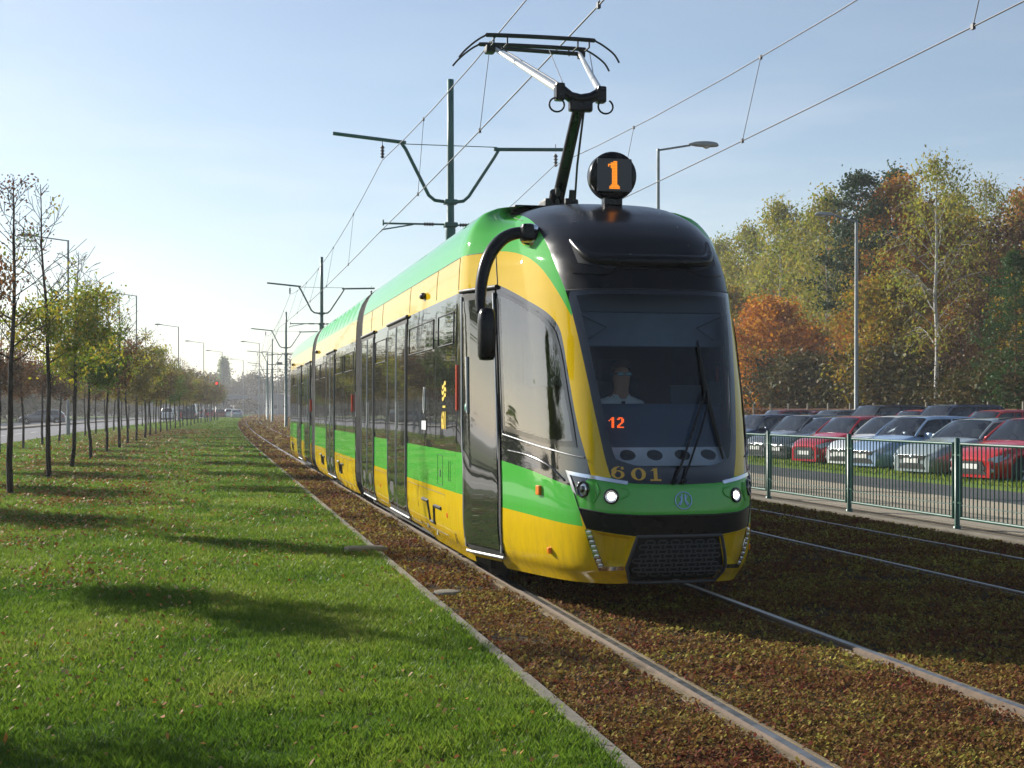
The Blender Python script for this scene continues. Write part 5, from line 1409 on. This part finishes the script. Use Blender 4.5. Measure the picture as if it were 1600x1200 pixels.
FOREST = [  # kind, variant, image column, lateral distance, image row of the top, label
 ('birch', 0, 1130, 44, 372, 'greenish birch just showing past the right side of the tram'),
 ('birch', 1, 1172, 42, 352, 'olive birch left of the orange maple, lower than its right neighbour'),
 ('birch', 0, 1222, 40, 312, 'tall olive birch rising straight above the orange maple'),
 ('birch', 1, 1292, 39, 298, 'broad olive birch above and right of the orange maple, left of the pine'),
 ('birch', 0, 1262, 46, 330, 'birch half hidden between the two tallest olive birches on the left of the wood'),
 ('maple', 0, 1206, 33.5, 478, 'bright orange maple standing low in front of the birches behind the parked cars'),
 ('maple', 0, 1255, 37, 520, 'smaller duller orange maple pressed against the right of the bright one'),
 ('pine', 0, 1346, 34.5, 268, 'dark green pine with layered crown above the street lamp'),
 ('spruce', 0, 1398, 46, 255, 'pointed dark spruce tip rising over the rusty tree'),
 ('rust', 0, 1402, 36.5, 282, 'large rusty orange tree right of the pine'),
 ('rust', 0, 1352, 35.5, 470, 'low rust coloured tree behind the street lamp pole'),
 ('gold', 0, 1398, 34.5, 440, 'low golden tree in front of the large rusty tree'),
 ('rust', 0, 1438, 38.5, 325, 'rusty green tree left of the tall thin birch'),
 ('gold', 0, 1330, 44, 400, 'golden tree seen between the birches and the rusty tree'),
 ('thinbirch', 0, 1464, 32.6, 240, 'tall thin birch with pale forked trunk, highest tree of the wood'),
 ('gold', 1, 1500, 40, 340, 'golden green tree just right of the thin birch'),
 ('thinbirch', 0, 1540, 42, 278, 'thin birch with drooping twigs against the sky, right of the tallest one'),
 ('birch', 1, 1488, 46, 300, 'olive birch behind and between the two thin birches'),
 ('purple', 0, 1552, 36, 352, 'half bare purplish oak near the right edge'),
 ('purple', 0, 1610, 42, 350, 'half bare purplish oak cut by the right edge'),
 ('rust', 0, 1502, 36.0, 470, 'low rusty tree between the thin birch trunk and the purplish oak'),
 ('purple', 0, 1535, 33.8, 470, 'low dark brown tree under the purplish oak'),
 ('spruce', 0, 1590, 31.6, 385, 'green conifer cut by the right edge, low branches over the parked cars'),
 ('rust', 0, 1610, 46, 300, 'rusty tree rising behind the oak at the right edge'),
 ('gold', 0, 1440, 35.6, 520, 'low golden green shrub tree at the foot of the tall thin birch'),
 ('gold', 1, 1175, 50, 420, 'green gold tree deep behind the orange maple'),
 ('rust', 0, 1290, 50, 420, 'rusty tree deep behind the broad olive birch'),
 ('gold', 1, 1360, 55, 360, 'tree deep in the wood behind the pine'),
 ('birch', 0, 1430, 56, 330, 'birch deep in the wood behind the large rusty tree'),
 ('purple', 0, 1300, 35, 540, 'low dark tree right of the orange maples behind the black car'),
 ('gold', 0, 1580, 52, 400, 'golden tree deep in the wood near the right edge'),
 ('gold', 1, 1520, 56, 380, 'golden tree deep in the wood behind the thin birches'),
 ('birch', 1, 1235, 56, 380, 'birch deep in the wood behind the tall olive birch'),
 ('gold', 1, 1100, 52, 400, 'golden tree hidden behind the tram at the left end of the wood'),
 ('birch', 0, 1060, 48, 380, 'birch hidden behind the tram'),
 ('gold', 0, 1680, 36, 380, 'golden tree outside the right edge'),
 ('birch', 1, 1740, 40, 300, 'birch outside the right edge'),
]
for (k, v, xi, p, top, label) in FOREST:
    y = y_at(xi, p); Z = y*math.cos(TH)+p*math.sin(TH)
    h = HC+(638-top)*Z/2300
    src = PROT[k][v]; key = (k, v)
    o = src if key not in pu else copy_tree(src); pu.add(key)
    s = h/BH[k][v]; ss = s*(1.0 if k in ('pine', 'spruce', 'thinbirch') else max(.95, min(1.25, 1/s*.95)) if s < 1 else 1.05)
    if k == 'maple': ss = s*1.05
    o.location = (p, y, 0); o.scale = (ss, ss, s); o.rotation_euler = (0, 0, (xi*7 % 628)/100); tag(o, label, 'tree', 'trees of the wood behind the car park')
for i, (k, v, y, p, h) in enumerate((('birch', 0, 92, 40, 13), ('gold', 1, 99, 36, 10), ('birch', 1, 106, 42, 13.5), ('rust', 0, 114, 38, 11), ('gold', 0, 122, 35, 9), ('birch', 0, 131, 41, 13), ('purple', 0, 140, 37, 10), ('birch', 1, 150, 42, 13), ('gold', 1, 162, 38, 11), ('birch', 0, 175, 44, 13))):
    o = copy_tree(PROT[k][v]); s = h/BH[k][v]; o.location = (p, y, 0); o.scale = (s*1.1, s*1.1, s); o.rotation_euler = (0, 0, i*1.3)
    tag(o, ORD[i]+' tree of the wood hidden behind the tram, counting from its nose', 'tree', 'trees of the wood behind the car park')
# understory along the forest edge
UB = tree('shrub', 'shrub', 51, 3.4, .05, 2.0, 30, 6500, (.34, .34, .26), .10, 'hedge', M['bark_dark'], up=.6, sub=5)
for i in range(18):
    o = UB if i == 0 else copy_tree(UB); y = 44+i*3.1+random.uniform(-.6, .6); s = random.uniform(.7, 1.25)
    o.location = (33.6+random.uniform(-.8, 1.5), y, 0); o.scale = (s*1.2, s*1.2, s); o.rotation_euler = (0, 0, random.uniform(0, 6.28))
    tag(o, 'dark undergrowth shrub along the foot of the wood', 'shrub', 'undergrowth shrubs along the edge of the wood')

# --- far left belt of trees, poplar and hazy trees at the end of the lawn
HB = tree('roadside_tree', 'tree', 61, 5.2, .05, 3.0, 34, 6500, (.5, .5, .4), .17, 'hedge', M['bark_dark'], up=.6, sub=5)
names = ['bushy', 'low', 'round', 'broad', 'thin', 'tall']
n = 0
for i in range(26):
    o = HB if i == 0 else copy_tree(HB); y = 70+i*9.5; s = random.uniform(.75, 1.15)
    o.location = (-31+random.uniform(-2, 2)+bend(y), y, 0); o.scale = (s*1.35, s*1.35, s); o.rotation_euler = (0, 0, random.uniform(0, 6.28))
    tag(o, 'dark bushy roadside tree in the hazy belt beyond the left road', 'tree', 'belt of trees beyond the left road')
for i in range(10):   # seen only mirrored in the tram windows and from the side
    o = copy_tree(HB); y = 5+i*7; o.location = (-44, y*1.5, 0); s = random.uniform(.5, .9); o.scale = (s*1.6, s*1.6, s*.8)
    tag(o, 'dark bushy tree left of the frame beyond the road', 'tree', 'trees left of the frame beyond the road')
PO = tree('poplar_tree', 'tree', 71, 18, .04, 2.6, 80, 9000, (.55, .55, .8), .34, 'green', M['bark_dark'], up=2.6, sub=4)
def at_img(o, xi, Z):
    th = TH; X = (xi-800)/2300*Z; o.location = (X*math.cos(th)+Z*math.sin(th), -X*math.sin(th)+Z*math.cos(th), -.2)
at_img(PO, 350, 420); PO['label'] = 'tall hazy poplar standing alone at the far end of the lawn'; PO.scale = (1, 1, .86)
PO2 = copy_tree(PO); PO2.location = (-38, 62, 0); PO2['label'] = 'poplar left of the frame, mirrored in the cab window'; PO2.scale = (.7, .7, .6)
PO3 = copy_tree(PO); PO3.location = (-27, 38, 0); PO3['label'] = 'smaller poplar left of the frame beyond the road'; PO3.scale = (.6, .6, .5)
for i, (xi, Z, s, sz) in enumerate(((372, 400, 1.9, .75), (395, 440, 2.2, .9), (412, 400, 2.0, .8), (320, 430, 2.0, .8), (300, 400, 2.2, .7), (438, 380, 2.0, .6), (462, 360, 1.6, 1.1), (386, 330, 1.0, .6), (280, 380, 2.4, .8), (480, 380, 2.0, 1.2), (340, 470, 2.6, .8))):
    o = copy_tree(HB); at_img(o, xi, Z); o.scale = (s, s, s*sz); o.rotation_euler = (0, 0, i)
    tag(o, ['hazy tree right of the poplar', 'round hazy tree right of the poplar near the far lamps', 'hazy tree left of the bridge arch', 'hazy tree just left of the poplar', 'low hazy tree behind the traffic light', 'hazy bush below the bridge arch', 'hazy bush between the catenary poles and the tail of the tram', 'yellowish bush where the track meets the haze', 'hazy tree over the far end of the left road', 'hazy tree hidden behind the tail of the tram', 'hazy tree behind the poplar'][i], 'tree', 'hazy trees at the end of the lawn')
# ------------------------------------------------------------------ cars
def car_paint(name, c): return simple(name, c, .25, metal=.25, coat=.8, var=.06, scale=2)
M['car_glass'] = clear_glass('car_glass', (.50, .56, .60), 1.75)
M['car_inside'] = simple('car_interior', (.03, .03, .033), .85)
M['tyre'] = simple('tyre', (.012, .012, .012), .8); M['rim'] = simple('rim', (.42, .43, .44), .3, metal=.9)
M['plate'] = simple('number_plate', (.75, .75, .72), .4); M['car_lamp'] = simple('car_lamp', (.55, .57, .58), .12, metal=.6); M['tail_lamp'] = simple('tail_lamp', (.35, .01, .01), .2, coat=.5)
M['car_black'] = simple('car_black', (.012, .012, .013), .45)
CARS = dict(   # nose at x=0, tail at +L.  hood start height, base of windscreen, roof, tail
 hatch=dict(L=3.95, W=1.70, H=1.50, nose=.62, hood=.86, xw=1.02, xr=1.85, xe=3.35, xt=3.85, belt=.93, deck=.98, end=.95),
 city=dict(L=3.75, W=1.66, H=1.48, nose=.66, hood=.88, xw=.90, xr=1.70, xe=3.25, xt=3.68, belt=.94, deck=.98, end=.98),
 estate=dict(L=4.55, W=1.78, H=1.46, nose=.62, hood=.86, xw=1.22, xr=2.1, xe=4.0, xt=4.45, belt=.93, deck=.98, end=.98),
 saloon=dict(L=4.55, W=1.76, H=1.45, nose=.60, hood=.86, xw=1.22, xr=2.1, xe=3.15, xt=3.95, belt=.92, deck=1.0, end=.98),
 suv=dict(L=4.4, W=1.84, H=1.68, nose=.78, hood=1.02, xw=1.18, xr=1.95, xe=3.75, xt=4.25, belt=1.06, deck=1.08, end=1.05),
 van=dict(L=5.0, W=1.95, H=2.2, nose=.85, hood=1.15, xw=.85, xr=1.6, xe=4.8, xt=4.98, belt=1.2, deck=1.2, end=1.2),
)
def interp(x, P): return float(np.interp(x, [p[0] for p in P], [p[1] for p in P]))
def make_car(kind, pm, label, cat='car', group=None, grille=True, roofrack=False, detail=True, blackhood=False, grill='wide'):
    c = dict(CARS[kind]); c['xw'] += .06; c['xr'] -= .14; L, W, H = c['L'], c['W'], c['H']; hw = W/2
    root = thing('parked_car', label, cat, group=group)
    xa1, xa2 = .80, L-.78; zr = .31; Ra = .385
    top = [(0, c['nose']-.06), (.06, c['nose']+.02), (.30, c['hood']-.06), (.6, c['hood']-.01), (c['xw'], c['belt']+.05), (c['xt']-.2, c['deck']), (c['xt'], c['end']), (L-.03, c['end']-.25), (L, .72)]
    side = [(0, hw*.70), (.06, hw*.80), (.2, hw*.90), (.5, hw*.97), (.9, hw), (L*.55, hw), (L-.7, hw*.98), (L-.2, hw*.90), (L-.04, hw*.82), (L, hw*.74)]
    xs = sorted(set([0, .03, .08, .16, .28, L-.28, L-.14, L-.05, L]+list(np.round(np.linspace(.4, L-.4, 26), 3))+[xa1+Ra*k for k in (-1, -.9, -.6, 0, .6, .9, 1)]+[xa2+Ra*k for k in (-1, -.9, -.6, 0, .6, .9, 1)]))
    vs = []; K = 0
    for x in xs:
        zb = .20+.10*max(0, 1-x/.25)*0+.05*max(0, 1-(L-x)/.3)
        za = zb
        for xc in (xa1, xa2):
            if abs(x-xc) < Ra: za = max(za, zr+math.sqrt(Ra*Ra-(x-xc)**2))
        w_ = interp(x, side); zt = interp(x, top)
        nf = max(0, 1-x/.30)
        ring = [(0, zb), (w_*.86, zb), (w_*.97, min(za, zt-.14)), (w_*1.0, min(max(za+.02, .50), zt-.11)), (w_*1.0, max(min(zt-.10, .72), za+.03)), (w_*.975, zt-.075), (w_*.92, zt-.015), (w_*.80, zt+.012), (w_*.4, zt+.03), (0, zt+.035)]
        rr = [(a, b) for a, b in ring]+[(-a, b) for a, b in ring[::-1][1:-1]]
        K = len(rr)
        vs += [(x, a, b) for a, b in rr]
    n = len(xs); m = MB()
    m.add(vs, [(i*K+j, i*K+(j+1) % K, (i+1)*K+(j+1) % K, (i+1)*K+j) for i in range(n-1) for j in range(K)], 0, True)
    m.add(vs[:K], [list(range(K))]); m.add(vs[-K:], [list(range(K))[::-1]])
    for fi in range(len(m.f)):
        q = [m.v[i] for i in m.f[fi]]
        if len(q) == 4 and all(c['xw']+.04 < p[0] < c['xt']-.05 and p[2] > c['belt']-.03 and abs(p[1]) < hw*.94 for p in q): m.m[fi] = 1
    body = m.build('body', [pm, M['car_inside']], root)
    for sg in (-1, 1):
        m = MB(); m.box((c['xr']+.42, sg*.36, c['belt']+.10), (.12, .46, .34), bev=.04, rot=(0, R(12), 0)); m.box((c['xr']+.50, sg*.36, c['belt']+.33), (.08, .24, .15), bev=.03, rot=(0, R(12), 0)); m.build('front_seat', M['car_inside'], root)
    m = MB(); m.box((c['xr']+1.25, 0, c['belt']+.06), (.14, 1.2, .28), bev=.04); m.build('rear_seat', M['car_inside'], root)
    m = MB(); m.tube([(c['xw']+.45, .36+.16*math.cos(a), c['belt']+.05+.16*math.sin(a)) for a in np.linspace(0, math.pi, 9)], .014, 5); m.build('steering_wheel', M['car_inside'], root)
    # greenhouse
    xw, xr, xe, xt = c['xw'], c['xr'], c['xe'], c['xt']; bz = c['belt']
    def ghz(x): return interp(x, [(xw, bz+.02), (xw+.25*(xr-xw), bz+.02+.32*(H-bz)), (xr-.12, H-.045), (xr+.15, H-.01), ((xr+xe)/2, H), (xe-.1, H-.03), (xe, H-.06), (xt, c['deck'])])
    gx = sorted(set([xw, xr-.12, xr, xr+.15, xe-.1, xe, xt]+list(np.linspace(xw, xt, 18))))
    vs = []
    for x in gx:
        z = ghz(x); f = (z-bz)/(H-bz); wb = interp(x, side)*.955; wr = wb*(1-.20*max(0, f)); cr_w = wr*.90
        zm = bz-.02
        ring = [(wb, zm), (wb*(1-.02), bz+.02), (wb+(wr-wb)*.55, bz+(z-bz)*.55), (wr, z-.055*max(.1, f)), (cr_w, z), (cr_w*.5, z+.018), (0, z+.022)]
        rr = ring+[(-a, b) for a, b in ring[::-1][1:]]; K2 = len(rr); vs += [(x, a, b) for a, b in rr]
    m = MB(); k = len(gx)
    for i in range(k-1):
        for j in range(K2-1):
            xm = (gx[i]+gx[i+1])/2
            roof = 4 <= j < K2-5
            mi = 0 if (xr-.10 < xm < xe+.02 and 3 <= j < K2-4) else 1
            if j in (0, K2-2): mi = 0
            m.add([vs[i*K2+j], vs[i*K2+j+1], vs[(i+1)*K2+j+1], vs[(i+1)*K2+j]], [(0, 1, 2, 3)], mi, True)
    roof = m.build('cabin', [pm, M['car_glass']], root)
    me = roof.data; bm = bmesh.new(); bm.from_mesh(me); bmesh.ops.remove_doubles(bm, verts=bm.verts, dist=1e-4); bm.to_mesh(me); bm.free()
    # pillars over the glass
    def gp(x, f, sg, off=.006):
        z = ghz(x); wb = interp(x, side)*.955; ff = (z-bz)/(H-bz); wr = wb*(1-.20*max(0, ff)); zt = z-.055*max(.1, ff)
        return (x, sg*(wb+(wr-wb)*f+off), bz+(zt-bz)*f)
    for sg in (-1, 1):
        m = MB(); A = []
        for x in np.linspace(xw+.02, xr, 7): z = ghz(x); A.append(gp(x, 1.0, sg, .0))
        m.tube(A, .030, 6)
        xb = xr+(xe-xr)*.42
        m.tube([gp(xb-.02, 0, sg), gp(xb, .55, sg), gp(xb+.01, 1, sg)], .028, 6)
        m.tube([gp(xe+.02, 0, sg, .0), gp(xe-.08, .5, sg, .0), gp(xe-.16, 1, sg, .0)], .045, 6)
        m.tube([gp(x, 1.0, sg, .0) for x in np.linspace(xr-.1, xe, 8)], .022, 6)
        if c['L']-xe > .4: m.tube([gp(x, 1.0, sg, .0) for x in np.linspace(xe, xt, 5)], .03, 6)
        m.build('window_pillars', pm, root)
    if roofrack:
        for sg in (-1, 1):
            m = MB(); q = [gp(x, 1.0, sg, -.03) for x in np.linspace(xr+.1, xe-.1, 7)]; m.tube([(a, b, zz+.06) for a, b, zz in q], .015, 6)
            m.build('roof_rail', M['car_black'], root)
    # wheels
    for xc in (xa1, xa2):
        for sg in (-1, 1):
            wl = bpy.data.objects.new('wheel', None); link(wl, root); wl.location = (xc, sg*(hw-.10), zr)
            m = MB(); m.lathe([(.19, -.09), (.29, -.095), (.31, -.06), (.31, .06), (.29, .095), (.19, .09)], (0, 0, 0), 'y', 22); m.build('tyre', M['tyre'], wl)
            m = MB(); m.lathe([(.195, -.07), (.195, .07)], (0, 0, 0), 'y', 20); m.lathe([(0, sg*.06), (.05, sg*.07), (.06, sg*.05)], (0, 0, 0), 'y', 10)
            for k5 in range(5):
                a = k5*2*math.pi/5+.3; m.tube([(.03*math.cos(a), sg*.055, .03*math.sin(a)), (.19*math.cos(a), sg*.065, .19*math.sin(a))], .022, 5)
            m.build('rim', M['rim'], wl)
            m = MB(); m.lathe([(0, 0), (.19, 0)], (0, -sg*.02, 0), 'y', 16); m.build('brake_disc', M['car_black'], wl)
    for xc in (xa1, xa2):
        m = MB(); m.lathe([(0.0, -hw+.04), (.37, -hw+.04), (.37, hw-.04), (0, hw-.04)], (xc, 0, zr+.02), 'y', 20)
        m.build('wheel_arch_lining', M['car_black'], root)
    # front
    zn = c['nose']
    m = MB()
    if grill == 'wide': m.poly_ext([(-.012, -.42, zn-.13), (-.012, .42, zn-.13), (-.012, .50, zn-.03), (-.012, -.50, zn-.03)], (.05, 0, 0))
    else: m.poly_ext([(-.015, -.30, .30), (-.015, .30, .30), (-.015, .46, zn-.22), (-.015, .36, zn-.06), (-.015, -.36, zn-.06), (-.015, -.46, zn-.22)], (.05, 0, 0))
    m.build('grille', M['car_black'], root)
    m = MB(); m.poly_ext([(-.010, -.48, .27), (-.010, .48, .27), (-.010, .40, .39), (-.010, -.40, .39)], (.05, 0, 0)); m.build('air_intake', M['car_black'], root)
    m = MB(); m.box((-.022, 0, .46 if grill == 'wide' else .44), (.012, .50, .11), bev=.003); m.build('number_plate', M['plate'], root)
    if grill == 'wide': 
        m = MB(); m.tube([(-.018, -.44, zn-.03), (-.022, 0, zn-.025), (-.018, .44, zn-.03)], .010, 6); m.lathe([(0, -.03), (.05, -.03), (.055, -.01)], (0, 0, zn-.075), 'x', 14); m.build('grille_badge', M['chrome'], root)
    for sg in (-1, 1):
        m = MB(); P = [(.02, sg*hw*.60, zn-.10), (.10, sg*hw*.845, zn-.09), (.34, sg*hw*.955, zn+.02), (.38, sg*hw*.93, zn+.10), (.16, sg*hw*.80, zn+.055), (.03, sg*hw*.62, zn-.005)]
        Q = [(x+.07, y*.93, z) for x, y, z in P]; P = [(x-.02, y*1.012, z+.008) for x, y, z in P]
        kk = len(P); m.add(P+Q, [list(range(kk)), [kk+i for i in range(kk)][::-1]]+[(i, (i+1) % kk, kk+(i+1) % kk, kk+i) for i in range(kk)]); m.build('headlight', M['car_lamp'], root)
        m = MB(); m.lathe([(0, -.02), (.055, -.015), (.06, .02)], (.035, sg*hw*.70, .36), 'x', 12); m.build('fog_light', M['car_lamp'], root)
        m = MB(); m.box((xw+.32, sg*(hw+.10), bz+.07), (.12, .22, .16), bev=.045); m.build('mirror', pm, root)
        m = MB(); P = [(L-.28, sg*hw*.955, .75), (L-.02, sg*hw*.84, .75), (L-.06, sg*hw*.84, .93), (L-.25, sg*hw*.94, .93)]; Q = [(x, y*.9, z) for x, y, z in P]; P = [(x+.01, y*1.015, z) for x, y, z in P]
        m.add(P+Q, [(0, 1, 2, 3), (7, 6, 5, 4)]+[(i, (i+1) % 4, 4+(i+1) % 4, 4+i) for i in range(4)]); m.build('tail_light', M['tail_lamp'], root)
        m = MB(); xb = xr+(xe-xr)*.42
        for dx in (-.28, .72): m.box((xb+dx, sg*(hw+.004), bz-.09), (.16, .03, .025), bev=.006)
        m.build('door_handle', pm, root)
        m = MB()
        for xx in (xw+.22, xb-.02, xe-.05): m.tube([(xx, sg*interp(xx, side)*1.002, .28), (xx, sg*interp(xx, side)*1.002, bz-.06)], .004, 4)
        m.tube([(xa1+Ra+.02, sg*hw*.99, .24), (xa2-Ra-.02, sg*hw*.99, .24)], .03, 6); m.build('door_seam', M['car_black'], root)
    m = MB(); m.box((L-.01, 0, .60), (.012, .50, .11), bev=.003); m.build('number_plate', M['plate'], root)
    m = MB(); m.tube([(xw+.0, -.5, bz+.055), (xw-.02, 0, bz+.07), (xw+.0, .5, bz+.055)], .012, 5); m.build('wiper', M['car_black'], root)
    return root
CP = dict(red=car_paint('car_red', (.50, .015, .03)), dred=car_paint('car_dark_red', (.20, .008, .012)), black=car_paint('car_black_paint', (.015, .016, .02)), grey=car_paint('car_grey', (.15, .155, .165)), white=car_paint('car_white', (.80, .81, .80)), blue=car_paint('car_silver_blue', (.30, .42, .60)), silver=car_paint('car_silver_green', (.34, .40, .41)), navy=car_paint('car_navy', (.03, .05, .10)), bred=car_paint('car_bright_red', (.55, .02, .02)))
G1 = 'cars parked in the first row behind the railing'; G2 = 'cars parked in the second row'
row1 = [  # kind, paint, image column of nose, lateral, label, grille
 ('hatch', 'navy', 1118, 16.4, 'dark blue parked hatchback mostly hidden behind the right side of the tram', 'wide'),
 ('hatch', 'grey', 1180, 16.2, 'dark grey parked hatchback next to the tram nose in the front row', 'wide'),
 ('saloon', 'black', 1212, 16.3, 'black parked car between the grey hatchback and the bright red one', 'wide'),
 ('city', 'red', 1256, 15.9, 'bright red parked small car with large black grille', 'mouth'),
 ('hatch', 'white', 1312, 16.1, 'white parked hatchback between the red and the pale blue car', 'wide'),
 ('hatch', 'blue', 1345, 16.0, 'pale blue parked hatchback with silver nose', 'wide'),
 ('estate', 'silver', 1424, 15.7, 'silver green parked estate car with dark roof rails', 'wide'),
 ('hatch', 'bred', 1516, 15.6, 'deep red parked car at the right edge with chrome edged grille', 'mouth'),
]
for (k, pn, xi, p, label, gr) in row1:
    o = make_car(k, CP[pn], label, 'car', G1, roofrack=(k == 'estate'), grill=gr)
    o.location = (p, y_at(xi, p), -.09); o.rotation_euler = (0, 0, R(13)); o.scale = (.97, .97, .95)
row2 = [('hatch', 'dred', 1158, 21.5, 'dark red car in the second row just right of the tram'), ('saloon', 'dred', 1196, 22.5, 'dull red car in the second row behind the dark grey hatchback'), ('hatch', 'grey', 1240, 22.6, 'grey car with red lamps in the second row behind the black car'),
 ('suv', 'black', 1296, 22.4, 'tall black off-roader with roof rails in the second row'), ('hatch', 'red', 1362, 22.6, 'red hatchback in the second row right of the tall black car'), ('suv', 'navy', 1402, 22.8, 'dark car in the second row between two red ones'),
 ('hatch', 'bred', 1476, 22.6, 'bright red car in the second row near the birch trunk'), ('estate', 'grey', 1555, 22.4, 'grey estate in the second row at the right edge')]
for (k, pn, xi, p, label) in row2:
    o = make_car(k, CP[pn], label, 'car', G2, roofrack=(k in ('suv', 'estate')))
    o.location = (p, y_at(xi, p), -.02); o.rotation_euler = (0, 0, R(8))
# road traffic far away
def far_car(kind, pn, xi, Z, rz, label):
    o = make_car(kind, CP[pn], label, 'van' if kind == 'van' else 'car', 'cars waiting on the road at the end of the lawn'); o.name = 'road_car' if kind != 'van' else 'road_van'
    at_img(o, xi, Z); o.location.z = -.08; o.rotation_euler = (0, 0, rz); return o
o = far_car('estate', 'grey', 30, 150, R(0), 'silver grey car crossing on the opposite carriageway far left'); o['group'] = 'cars on the opposite carriageway'
far_car('suv', 'white', 266, 215, R(-95), 'pale car seen through the tree trunks on the left road')
far_car('van', 'black', 301, 205, R(-95), 'tall dark van behind the last tree trunks')
far_car('hatch', 'red', 290, 230, R(-95), 'red car beside the dark van')
q = [('hatch', 'red', 325, 250, 'red car at the left of the queue under the traffic light'), ('hatch', 'white', 334, 270, 'white car in the queue under the traffic light'), ('hatch', 'dred', 342, 250, 'dark red car in the middle of the queue'), ('saloon', 'red', 350, 262, 'bright red car in the queue left of the white one'), ('hatch', 'white', 357, 252, 'white car in the queue second from the right'), ('saloon', 'silver', 368, 238, 'silver car at the right end of the queue'), ('hatch', 'grey', 318, 280, 'grey car at the back of the queue')]
for (k, pn, xi, Z, label) in q: far_car(k, pn, xi, Z, R(-88), label)

# ------------------------------------------------------------------ things at the far end
m0 = thing('traffic_light', 'hanging traffic light showing red above the queue of cars', 'traffic light'); at_img(m0, 328, 170)
m = MB(); m.tube([(0, 0, 0), (0, 0, 5.9)], .09, 8); m.tube([(0, 0, 4.8), (.75, 0, 4.9)], .05, 6); m.build('mast', M['lamp_grey'], m0)
m = MB(); m.box((.75, 0, 4.25), (.46, .3, 1.2), bev=.04); m.build('signal_housing', M['black_matt'], m0)
m = MB()
for k, z in enumerate((4.62, 4.25, 3.88)): m.lathe([(0, -.19), (.17, -.17), (.18, -.15)], (.75, 0, z), 'y', 12, m=k)
m.build('signal_lamp', [simple('signal_red', (.8, .03, .02), .3, emit=(1, .05, .03), es=.7), M['black_matt'], M['black_matt']], m0)
m0 = thing('road_sign', 'blue direction sign above the far road', 'sign'); at_img(m0, 340, 200)
m = MB(); m.tube([(0, 0, 0), (0, 0, 3.4)], .07, 8); m.build('sign_post', M['lamp_grey'], m0)
m = MB(); m.box((0, -.12, 2.95), (1.8, .06, .8), bev=.02); m.build('sign_panel', simple('sign_blue', (.02, .06, .22), .4), m0)
# arched grey hall beyond the tracks
m0 = thing('hall_building', 'grey hall with a curved roof in the haze behind the catenary poles', 'building'); at_img(m0, 425, 345); m0.rotation_euler = (0, 0, -TH); m0.scale = (.68, .68, .68)
m = MB(); m.box((0, 6, 2.6), (13, 12, 5.4)); m.build('wall', simple('hall_wall', (.22, .20, .19), .8, var=.15), m0)
m = MB(); P = [(6.9*math.cos(a), -0.3, 5.25+2.6*math.sin(a)) for a in np.linspace(math.pi, 0, 15)]; m.poly_ext(P, (0, 12.8, 0)); m.build('roof', simple('hall_roof', (.16, .15, .15), .8), m0)
for k in range(4):
    m = MB(); m.box((-4.6+k*3.1, -.03, 3.1), (1.6, .08, 1.2), bev=.02); m.build('window', M['dglass'], m0)
m = MB(); m.box((.2, -.03, 1.2), (2.4, .08, 2.4), bev=.02); m.build('gate', M['lamp_grey'], m0)
m0 = thing('road_bridge', 'low hazy road bridge crossing behind the queue of cars', 'bridge'); at_img(m0, 352, 345); m0.rotation_euler = (0, 0, -TH)
m = MB(); m.box((0, 0, 4.2), (11, 4, .6)); m.build('deck', simple('bridge_grey', (.20, .22, .25), .8), m0)
m = MB(); m.box((0, -2, 4.7), (11, .06, .35)); m.build('parapet', M['galv'], m0)
for x in (-4.6, 0, 4.6):
    m = MB(); m.lathe([(.4, -.5), (.35, 3.92)], (x, 0, 0), 'z', 12); m.build('pier', M['concrete'], m0)
# long low block behind the road on the left
for i, (xi, Z, w_, h_, label) in enumerate(((150, 330, 34, 7.5, 'low hazy block behind the belt of trees on the left'), (520, 420, 30, 10, 'hazy building hidden behind the tram tail'), (60, 300, 30, 8, 'hazy house behind the trees at the far left'))):
    m0 = thing('block_building', label, 'building'); at_img(m0, xi, Z); m0.rotation_euler = (0, 0, -TH)
    m = MB(); m.box((0, 6, h_/2), (w_, 12, h_)); m.build('wall', simple('block_wall', (.24, .23, .22), .85, var=.1), m0)
    m = MB(); m.box((0, 6, h_+.15), (w_+.6, 12.6, .3)); m.build('roof', M['lamp_grey'], m0)
    for k in range(int(w_/3)-1):
        m = MB(); m.box((-w_/2+2.5+k*3, -.02, h_*.55), (1.4, .08, 1.5), bev=.02); m.build('window', M['dglass'], m0)

# ------------------------------------------------------------------ haze
hz = MB(); hz.box((-20, 330, 24), (900, 900, 60)); hb = hz.build('haze', [], None) if False else None
me = bpy.data.meshes.new('haze'); bm = bmesh.new(); bmesh.ops.create_cube(bm, size=1); bm.to_mesh(me); bm.free()
hb = bpy.data.objects.new('haze', me); link(hb); hb.scale = (5600, 5000, 24.35); hb.location = (0, 1400, -1.35+24.35/2)
hb['kind'] = 'stuff'; hb['label'] = 'thin autumn haze over the street'; hb['category'] = 'haze'
hm = bpy.data.materials.new('haze'); hm.use_nodes = True; nt = hm.node_tree; nt.nodes.clear()
out = nt.nodes.new('ShaderNodeOutputMaterial'); pv = nt.nodes.new('ShaderNodeVolumePrincipled')
pv.inputs['Color'].default_value = (.95, .97, 1.0, 1); pv.inputs['Density'].default_value = .00052; pv.inputs['Anisotropy'].default_value = .35
nt.links.new(pv.outputs[0], out.inputs['Volume']); me.materials.append(hm)
